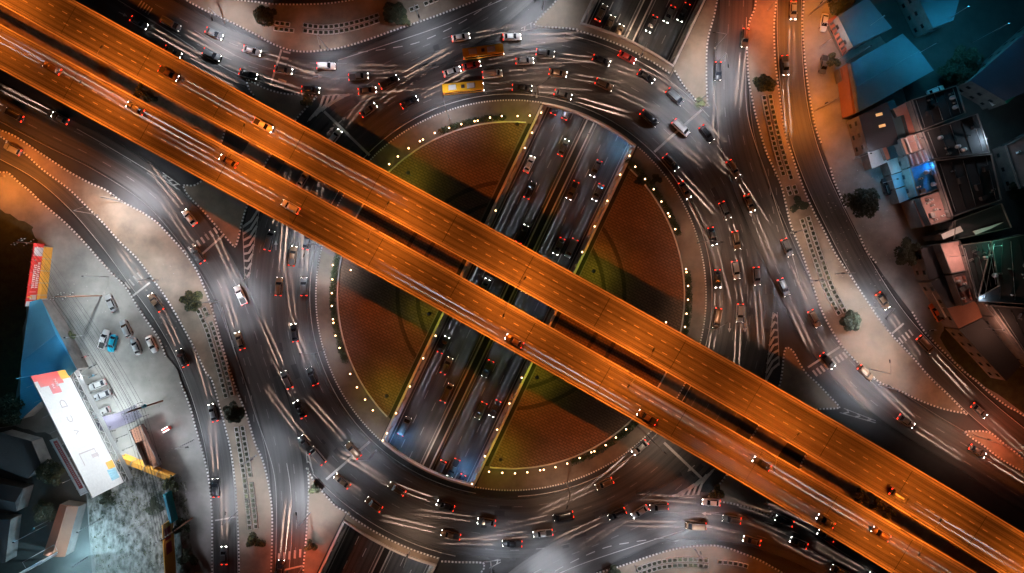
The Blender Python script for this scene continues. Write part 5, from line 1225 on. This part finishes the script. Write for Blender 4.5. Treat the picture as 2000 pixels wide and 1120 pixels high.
B('dark_warehouse', [(1760, -70), (1890, -60), (1862, 40), (1822, 55)], 8, 'blue_roof', 'dark blue warehouse roof at the top of the blue-lit yard')
B('dark_warehouse', [(1895, 158), (2070, 5), (2080, 145), (1962, 198)], 8, 'purple_roof', 'purple-grey warehouse roof at the upper right edge', kind='flat')
B('green_fascia', [(1961, 196), (2060, 112), (2064, 120), (1966, 203)], 7, 'green', 'green fascia strip under the purple-grey warehouse', cat='fascia', windows=False)
B('canopy', [(1925, 190), (1948, 182), (1954, 198), (1938, 208)], 4, 'white_panel', 'small white lit canopy at the corner of the purple-grey warehouse', cat='canopy', windows=False)
t, P, h = B('corner_shop', [(1962, 285), (2030, 250), (2060, 330), (1990, 370)], 5, 'terrace', 'brightly lit pinkish corner shop at the right edge', par=.5); clutter(t, P, h, 77, 6)
B('awning', [(1962, 292), (1976, 284), (1996, 345), (1990, 350)], 3.4, 'white_panel', 'white lit awning on the left side of the corner shop', cat='awning', windows=False)

# flood lamps
def flood(x, y, z, energy, color, label, name='floodlight', aim=None, radius=.3, base=.15):
    v = W(x, y, z); t = empty(name, (v.x, v.y, 0), label=label, cat='floodlight')
    mb = MB(); mb.tube([(0, 0, base), (0, 0, z)], .07, 6, .05); mb.build('post', M['steel'], t)
    mb = MB(); mb.box((.15, 0, z), (.5, .35, .12)); hd = mb.build('lamp_head', M['dark_steel'], t); mb = MB(); mb.box((.15, 0, z - .075), (.44, .3, .03)); mb.build('lens', M['white_lens'], hd)
    d = bpy.data.lights.new('flood_light', 'POINT'); d.energy = energy; d.color = color; d.shadow_soft_size = radius; add_light('flood_light', d, (.15, 0, z - .35), t); return t
TEAL_CAST = (.04, .46, .78)  # lamps in this tint are added for the blue cast, no source known
for a in ((1830, 84, 16, 5500, TEAL_CAST, 'tall added blue fill lamp in the yard right of the big blue roof'), (1893, 12, 16, 5000, TEAL_CAST, 'added blue fill lamp at the top of the blue-lit yard'), (1728, 30, 14, 1500, TEAL_CAST, 'added blue fill lamp beside the teal roof'), (1700, 90, 13, 1000, TEAL_CAST, 'added blue fill lamp between the two blue roofs'),
          (1972, 45, 14, 1500, TEAL_CAST, 'added blue fill lamp by the purple-grey warehouse'), (1823, 322, 10, 2600, (.02, .35, 1), 'blue floodlight over the blue terrace'), (1752, 350, 8, 1100, (.1, .6, 1), 'blue floodlight above the light blue awnings'), (1958, 480, 14, 700, (.15, .8, .55), 'added greenish fill lamp in the right hand alley'),  # greenish alley lamp is likewise added for its tint
          (1943, 196, 5, 1400, (1, .95, .85), 'white floodlight at the corner canopy'), (1968, 287, 5, 2400, (1, .93, .85), 'upper white floodlight at the corner shop'), (1974, 300, 5, 2200, (1, .95, .9), 'lower white floodlight at the corner shop'), (1930, 270, 12, 1600, (.6, .8, 1), 'pale floodlight in the alley left of the corner shop'),
          (1919, 583, 11, 900, (.6, .8, 1), 'small white floodlight at the top of the stepped terraces'), (1822, 560, 5.5, 2600, (.8, .93, 1), 'white floodlight over the shop awning'), (1700, 300, 9, 800, (.7, .8, 1), 'pale floodlight in front of the dark grey roof'),
          (1800, 270, 13, 2200, (1, .6, .5), 'warm floodlight above the unit terraces'), (1835, 410, 13, 1600, (1, .55, .45), 'warm floodlight above the brown terrace'), (1880, 500, 14, 2200, (1, .55, .45), 'warm floodlight above the salmon terrace'), (1960, 645, 13, 2600, (1, .45, .3), 'warm floodlight above the stepped terraces'), (1625, 75, 7, 1200, (.9, .9, 1), 'white floodlight by the slatted awning'),
          (30, 740, 14, 1600, TEAL_CAST, 'added blue fill lamp over the left blue roof'), (25, 1060, 13, 1800, TEAL_CAST, 'added blue fill lamp over the lower left dark roofs'), (140, 1108, 7, 20000, (.5, .82, 1), 'glaring white floodlight at the lower left billboard'), (150, 1040, 12, 700, (.5, .8, 1), 'pale floodlight right of the rust coloured shed'),
          (125, 660, 8, 900, (.3, .7, 1), 'floodlight at the foot of the blue roof'), (119, 945, 8, 500, (1, .6, .3), 'warm floodlight at the top end of the rust coloured shed'), (65, 1032, 9, 500, (1, .6, .5), 'small round floodlight left of the rust coloured shed'), (250, 1045, 12, 5500, (.85, .85, 1), 'floodlight over the vacant lot'), (160, 540, 12, 18000, (.85, .95, 1), 'floodlight over the upper left parking lot')): flood(*a)
for i, (x, y) in enumerate(((124, 686), (131, 703), (154, 736), (176, 768), (203, 812), (227, 857), (239, 880))):
    flood(x, y, 5.5, 9000, (.85, .95, 1), f'bright white lamp, {ordn(i + 1)} from the top of the line in front of the billboard')

# ------------------------------------------------------------------ SIGNS
def panel(name, b0, b1, zb, zt, label, face_m, back_posts=4, cat='billboard', th=.25):
    """upright board whose foot runs from b0 to b1 (px at height zb) and faces the middle of the junction"""
    A, B_ = W(b0[0], b0[1], zb), W(b1[0], b1[1], zb); L = (B_ - A).xy.length; an = math.atan2(B_.y - A.y, B_.x - A.x)
    t = empty(name, (A.x, A.y, 0), an, label=label, cat=cat)
    nrm = Vector((-math.sin(an), math.cos(an))); s = 1 if nrm.dot(-A.xy) > 0 else -1
    mb = MB(); mb.box((L / 2, -s * th / 2, (zb + zt) / 2), (L, th, zt - zb)); mb.build('panel', face_m, t)
    for i in range(back_posts):
        x = L * (i + .5) / back_posts; mb = MB(); mb.tube([(x, -s * .5, .15), (x, -s * .5, zt - .3)], .16, 6); mb.build('post', M['steel'], t)
    def quad(s0, s1, t0, t1, m, nm='graphic', d=.02):
        mb = MB(); P = [(s0 * L, s * d, zb + (zt - zb) * t0), (s1 * L, s * d, zb + (zt - zb) * t0), (s1 * L, s * d, zb + (zt - zb) * t1), (s0 * L, s * d, zb + (zt - zb) * t1)]
        mb.face(P if s < 0 else P[::-1]); return mb.build(nm, m, t)
    def text(txt, s0, t0, size, m, nm='lettering', d=.03, vertical=False):
        c = bpy.data.curves.new('lettering', 'FONT'); c.body = txt; c.size = size; c.extrude = .01
        o = bpy.data.objects.new('tmp', c); COL.objects.link(o); dg = bpy.context.evaluated_depsgraph_get(); me = bpy.data.meshes.new_from_object(o.evaluated_get(dg)); bpy.data.objects.remove(o)
        me.materials.clear(); me.materials.append(m); o = bpy.data.objects.new(nm, me); COL.objects.link(o); o.parent = t
        o.rotation_euler = (R(90), 0, 0 if s < 0 else R(180)); o.location = (s0 * L, s * d, zb + (zt - zb) * t0); return o
    return t, L, s, quad, text
t, L, s, quad, text = panel('billboard', (130, 722), (242, 942), 5, 18.6, 'huge white floodlit billboard left of the parked cars', M['vinyl'], 6)
quad(0, .10, .25, .9, M['red'], d=.02); quad(.0, .05, 0, 1, M['red'], d=.03); quad(.0, .07, .0, .28, M['yellow'], d=.04); quad(.10, .17, .42, .68, M['darkred'], d=.022)
text('D', .30, .46, 3.4, M['pale']); text('C', .42, .5, 2.8, M['pale']); text('V', .52, .5, 2.4, M['pale']); text('ru', .13, .55, 1.5, M['vinyl'], d=.06); text('BEN', .12, .42, 1.2, M['vinyl'], d=.06)
quad(.86, .95, .05, .30, M['lightblue']); quad(.80, .86, .02, .24, M['yellow'], d=.03)
for q in ((.66, .67, .35, .8), (.67, .76, .78, .8), (.66, .74, .33, .35), (.70, .73, .3, .5)): quad(*q, M['pale'])
mb = MB()
for i in range(22):
    x0, x1 = L * i / 22, L * (i + 1) / 22; a, b = (.2, 1.4) if i % 2 == 0 else (1.4, .2); mb.tube([(x0, s * a, 4.8), (x1, s * b, 4.8)], .07, 5)
for y in (.2, 1.4): mb.tube([(0, s * y, 4.8), (L, s * y, 4.8)], .09, 5)
mb.build('catwalk_truss', M['white_panel'], t)
mb = MB(); mb.box((L / 2, s * 2.0, 4.6), (L, 1.0, .12)); mb.build('catwalk', M['steel'], t)
for i in range(8):
    x = L * (i + .5) / 8; mb = MB(); mb.tube([(x, s * 1.5, 4.9), (x, s * 3.6, 5.4)], .05, 5); ar = mb.build('lamp_arm', M['steel'], t); mb = MB(); mb.box((x, s * 3.6, 5.5), (.4, .3, .2)); mb.build('lamp_head', M['dark_steel'], ar)
    d = bpy.data.lights.new('sign_light', 'SPOT'); d.energy = 17000; d.spot_size = R(120); d.spot_blend = .6; d.color = (.88, .95, 1); d.shadow_soft_size = .2
    o = add_light('sign_light', d, (x, s * 3.6, 5.7), t); o.rotation_euler = Vector((0, -s * 3.6, 4.6)).to_track_quat('-Z', 'Y').to_euler()
    mb = MB(); mb.tube([(x, -s * .3, 18.2), (x, -s * 2.2, 18.6)], .05, 5); mb.build('lamp_arm', M['steel'], t)
t, L, s, quad, text = panel('billboard', (112, 855), (172, 962), 6, 8.8, 'long thin white and dark red sign behind the big billboard', M['vinyl'], 4); quad(.04, .9, .25, .8, M['darkred'])
for i in range(26): quad(.08 + i * .03, .095 + i * .03, .4, .66, M['pale'], d=.04)
t, L, s, quad, text = panel('billboard', (87, 477), (70, 598), 2.6, 6.6, 'red sign with white lettering beside the orange wall, left', M['red'], 5)
quad(.06, .2, 0, .9, M['pale']); quad(.92, 1, .3, 1, M['vinyl'])
rr = random.Random(5)
for row, (t0, t1) in enumerate(((.45, .72), (.12, .38))):
    x = .30 if row else .34
    while x < .70: wd = rr.uniform(.012, .022); quad(x, x + wd, t0, t1 - rr.uniform(0, .1), M['vinyl'], d=.03); quad(x, x + wd * 1.5, t1 - .06, t1, M['vinyl'], d=.035); x += wd + .014
quad(.82, .90, .1, .7, M['pale']); quad(.84, .87, .5, .95, M['yellow'], d=.04); quad(.77, .775, .2, .8, M['vinyl'])
for i in range(5):
    x = L * (i + .3) / 5; mb = MB(); mb.tube([(x, -s * .1, 6.6), (x, s * 1.4, 7.2)], .05, 5); ar = mb.build('lamp_arm', M['steel'], t); mb = MB(); mb.box((x, s * 1.4, 7.2), (.4, .25, .15)); mb.build('lamp_head', M['white_panel'], ar)
    d = bpy.data.lights.new('sign_light', 'SPOT'); d.energy = 260; d.spot_size = R(130); d.spot_blend = .6; o = add_light('sign_light', d, (x, s * 1.5, 7.1), t); o.rotation_euler = Vector((0, -s * 1.4, -2.4)).to_track_quat('-Z', 'Y').to_euler()
def wall(name, a, b, hgt, th, m, label, cat='wall'):
    A, B_ = W(a[0], a[1], hgt), W(b[0], b[1], hgt); L = (B_ - A).xy.length; an = math.atan2(B_.y - A.y, B_.x - A.x); t = empty(name, (A.x, A.y, .15), an, label=label, cat=cat)
    n = max(3, int(L / 3)); 
    for i in range(n): mb = MB(); mb.box((L * (i + .5) / n, 0, hgt / 2), (L / n * .985, th, hgt)); mb.build('panel', m, t)
    for i in range(n + 1): mb = MB(); mb.box((L * i / n, 0, hgt / 2 + .06), (.14, th + .16, hgt + .12)); mb.build('post', M['steel'], t)
    return t
wall('hoarding_wall', (88, 482), (74, 600), 2.6, .9, M['yellow'], 'low orange wall along the foot of the red sign')
wall('hoarding_wall', (231, 896), (332, 936), 3.2, 1.2, M['yellow'], 'yellow orange hoarding across the lower end of the parking lot', 'hoarding')
wall('boundary_wall', (82, 585), (128, 680), 2.2, .4, M['parapet'], 'pale boundary wall between the blue roof and the parking lot')
t, L, s, quad, text = panel('sign_board', (338, 1012), (348, 1180), .6, 6.2, 'tall yellow sign board with two dark red panels by the vacant lot', M['yellow'], 4)
quad(.06, .20, .30, .85, M['darkred']); quad(.23, .36, .28, .8, M['darkred']); text('pumoasn L', .97 if s > 0 else .42, .45, 2.1, M['brown_ink'], d=.04)
for c in t.children:
    if c.name.startswith('lettering'): c.location.x = (.42 if s < 0 else .98) * L
t, L, s, quad, text = panel('hoarding', (335, 958), (348, 1014), .3, 3.8, 'blue plastic sheeting fence above the yellow sign', M['tarp'], 3, cat='hoarding', th=.6)
t, L, s, quad, text = panel('billboard', (50, 1112), (112, 1078), 6, 12, 'white floodlit billboard at the lower left corner', M['vinyl'], 3); quad(.2, .55, .1, .7, M['lightblue'])
mb = MB(); mb.tube([(L, s * .3, 5.8), (L, s * 2, 5.8), (0, s * 2, 5.8), (0, s * .3, 5.8)], .07, 5); mb.build('catwalk', M['steel'], t)
d = bpy.data.lights.new('sign_light', 'SPOT'); d.energy = 6000; d.spot_size = R(130); d.color = (.8, .92, 1); o = add_light('sign_light', d, (L / 2, s * 4, 7), t); o.rotation_euler = Vector((0, -s * 3.5, 1.5)).to_track_quat('-Z', 'Y').to_euler()
# curved canopy and the grey trailer
t = empty('curved_canopy', (*vec((235, 812), 3), .15), label='curved grey lilac canopy running from the billboard into the lot', cat='canopy'); bx = t.location
pts = smooth_line([(192, 828), (215, 826), (245, 815), (272, 802)], 5); q = [vec(p, 3.4) for p in pts]; q = [(p[0] - bx.x, p[1] - bx.y) for p in q]
mb = MB(); A, B_ = offset(q, -1.9), offset(q, 1.9)
for i in range(len(q) - 1): mb.face([(*A[i], 3.0), (*A[i + 1], 3.0), (*q[i + 1], 3.8), (*q[i], 3.8)]); mb.face([(*q[i], 3.8), (*q[i + 1], 3.8), (*B_[i + 1], 3.0), (*B_[i], 3.0)])
mb.build('roof', M['purple_roof'], t, smooth=True)
for i in range(0, len(q), 5):
    for P in (A, B_): mb = MB(); mb.tube([(*P[i], 0), (*P[i], 3.0)], .08, 6); mb.build('post', M['steel'], t)
t = empty('cargo_trailer', (*vec((285, 873), 1.5), .15), math.atan2(-(912 - 835), 303 - 268), label='long open brown cargo trailer in the lower part of the lot', cat='trailer')
mb = MB(); mb.box((0, 0, .9), (12, 3.4, .2)); mb.build('bed', M['rust_steel'], t)
for y in (-1.7, 1.7): mb = MB(); mb.box((0, y, 1.7), (12, .12, 1.5)); mb.build('side_board', M['steel'], t)
for x in (-6, 6): mb = MB(); mb.box((x, 0, 1.7), (.12, 3.28, 1.5)); mb.build('end_board', M['steel'], t)
mb = MB(); mb.box((-3.9, 0, 2.3), (3.8, 3.0, .12)); mb.build('cover', M['rust_roof'], t); mb = MB(); mb.box((1.8, .5, 1.4), (6.5, 1.4, .8)); mb.build('load', M['rust_roof'], t)
for x in (-4.5, -3.4, 3.6, 4.7):
    for y in (-1, 1): wheel_mb(x, y * 1.45, .45, y).build('wheel', M['black'], t)
t = empty('lit_sign_cart', (*vec((322, 840), 2), .15), R(30), label='small stand with two glowing white tubes and red glow at the lot edge', cat='sign stand')
mb = MB(); mb.box((0, 0, .6), (1.6, 1.0, 1.2)); mb.build('stand', M['red'], t)
for y in (-.4, .4): mb = MB(); mb.tube([(-.9, y, 1.6), (.9, y, 1.6)], .12, 8); mb.build('tube_lamp', M['tube'], t)
d = bpy.data.lights.new('stand_light', 'POINT'); d.energy = 350; d.color = (1, .35, .3); add_light('stand_light', d, (0, 0, 2.2), t)
# utility poles with crossarms, and their cables
POLES = [((88, 478), 11), ((199, 578), 19), ((318, 783), 17), ((376, 1012), 17)]
tops = []
for i, ((x, y), hh) in enumerate(POLES):
    v = W(x, y); a2 = R(-58); t = empty('utility_pole', (v.x, v.y, 0), a2 + R(90), label=f'tall utility pole with crossarms, {ordn(i + 1)} from the top along the left lot', cat='utility pole', group='utility poles of the left lot')
    mb = MB(); mb.tube([(0, 0, .15), (0, 0, hh)], .22, 8, .13); mb.build('pole', M['rust_steel'], t)
    for zz in (hh - .4, hh - 1.6, hh - 5):
        if zz < 4: continue
        mb = MB(); mb.box((0, .16, zz), (3.4, .12, .14)); ca = mb.build('crossarm', M['dark_steel'], t)
        for k in (-1.5, -.7, .7, 1.5): mb = MB(); mb.lathe((k, .16, zz + .07), [(.07, 0), (.1, .1), (.05, .2), (.08, .3), (0, .32)], 8); mb.build('insulator', M['white_panel'], ca)
    ux, uy = math.cos(a2 + R(90)), math.sin(a2 + R(90)); tops.append([(v.x + ux * k, v.y + uy * k, zz) for zz in (hh - .1, hh - 1.3, hh - 4.7) for k in (-1.5, -.7, .7, 1.5)])
    if i == 2: mb = MB(); mb.lathe((.6, 0, hh - 7), [(0, 0), (.45, 0), (.45, 1.1), (0, 1.2)], 12); mb.build('transformer', M['tarp'], t)
for i, (a, b) in enumerate(zip(tops, tops[1:])):
    for k in range(12):
        p, q = Vector(a[k]), Vector(b[k]); mb = MB(); mb.tube([p.lerp(q, f / 8) - Vector((0, 0, 4 * 1.0 * f / 8 * (1 - f / 8))) for f in range(9)], .035, 4)
        tag(mb.build('power_cable', M['black']), f'black overhead cable in the {ordn(i + 1)} span of utility poles over the left lot', 'cable', f'cables in the {ordn(i + 1)} span')
# motorcycles by the shops
def make_moto():
    t = empty('motorcycle')
    for x in (-.65, .65): mb = MB(); mb.lathe((x, -.05, .3), [(.18, 0), (.3, .01), (.32, .05), (.3, .09), (.18, .1)], 14, axis='y'); mb.build('wheel', M['black'], t)
    mb = MB(); mb.loft([[(x, -w_, z - .12), (x, w_, z - .12), (x, w_ * .7, z + .12), (x, -w_ * .7, z + .12)] for x, w_, z in ((-.75, .06, .72), (-.3, .15, .6), (.2, .12, .52), (.5, .15, .75), (.62, .06, .9))]); mb.build('body', PAINT['red'], t)
    mb = MB(); mb.box((-.25, 0, .8), (.75, .26, .1)); mb.build('seat', M['black'], t); mb = MB(); mb.tube([(.4, -.35, 1.02), (.5, 0, .98), (.4, .35, 1.02)], .025, 6); mb.build('handlebar', M['steel'], t); return t
mo = None
for x, y, c, a, lab in ((168, 697, 'red', 20, 'red motorcycle nearest the bright lamps above the parked cars'), (183, 716, 'grey', 30, 'grey motorcycle above the teal one in front of the shops'), (184, 734, 'teal', 25, 'teal motorcycle in front of the shops'), (140, 672, 'white', 60, 'white motorcycle by the pink flowering bush'),
                        (219, 842, 'black', 10, 'black motorcycle right of the curved canopy, upper one'), (226, 866, 'grey', 40, 'grey motorcycle right of the billboard lamps, lower one'), (1818, 645, 'white', 10, 'white motorcycle on the pavement below the orange pickup'), (1877, 664, 'silver', 60, 'silver motorcycle in the shade of the shop row')):
    if mo is None: mo = make_moto(); t = mo
    else: t = copy_tree(mo)
    v = W(x, y); t.location = (v.x, v.y, .15); t.rotation_euler = (0, 0, R(a)); t.scale = (1.25,) * 3
    tag(t, lab, 'motorcycle', 'parked motorcycles')
    for ch in t.children:
        if ch.name.startswith('body'): ch.material_slots[0].link = 'OBJECT'; ch.material_slots[0].material = PAINT[c]

# low weeds over the vacant lot and along the dark yard (ground cover nobody could count)
mb = MB(); rr = random.Random(11)
for i in range(420):
    x, y = rr.uniform(180, 365), rr.uniform(925, 1125)
    if x < 230 and y < 960: continue
    if rr.random() > .25 + .6 * ((x - 180) / 185) ** 2 + (.4 if y < 990 else 0): continue
    v = W(x, y); leaves(mb, (v.x, v.y, .25), rr.uniform(.25, .8), 14, .16, rr, .5)
tag(mb.build('weeds', [M['leaf'], M['leaf_olive']]), 'straggling weeds and scrub over the pale vacant lot', 'weeds', kind='stuff')
# small stones and litter on the islands and lots
mb = MB()
for i in range(700):
    x, y = rr.choice([(rr.uniform(180, 370), rr.uniform(930, 1120)), (rr.uniform(140, 350), rr.uniform(500, 900)), (rr.uniform(1610, 1740), rr.uniform(330, 640))])
    v = W(x, y); s_ = rr.uniform(.08, .3); mb.box((v.x, v.y, .17), (s_, s_ * rr.uniform(.5, 1), s_ * .5), rr.uniform(0, 3), .6)
tag(mb.build('rubble_stones', M['concrete']), 'loose stones and litter scattered over the lots', 'rubble', kind='stuff')
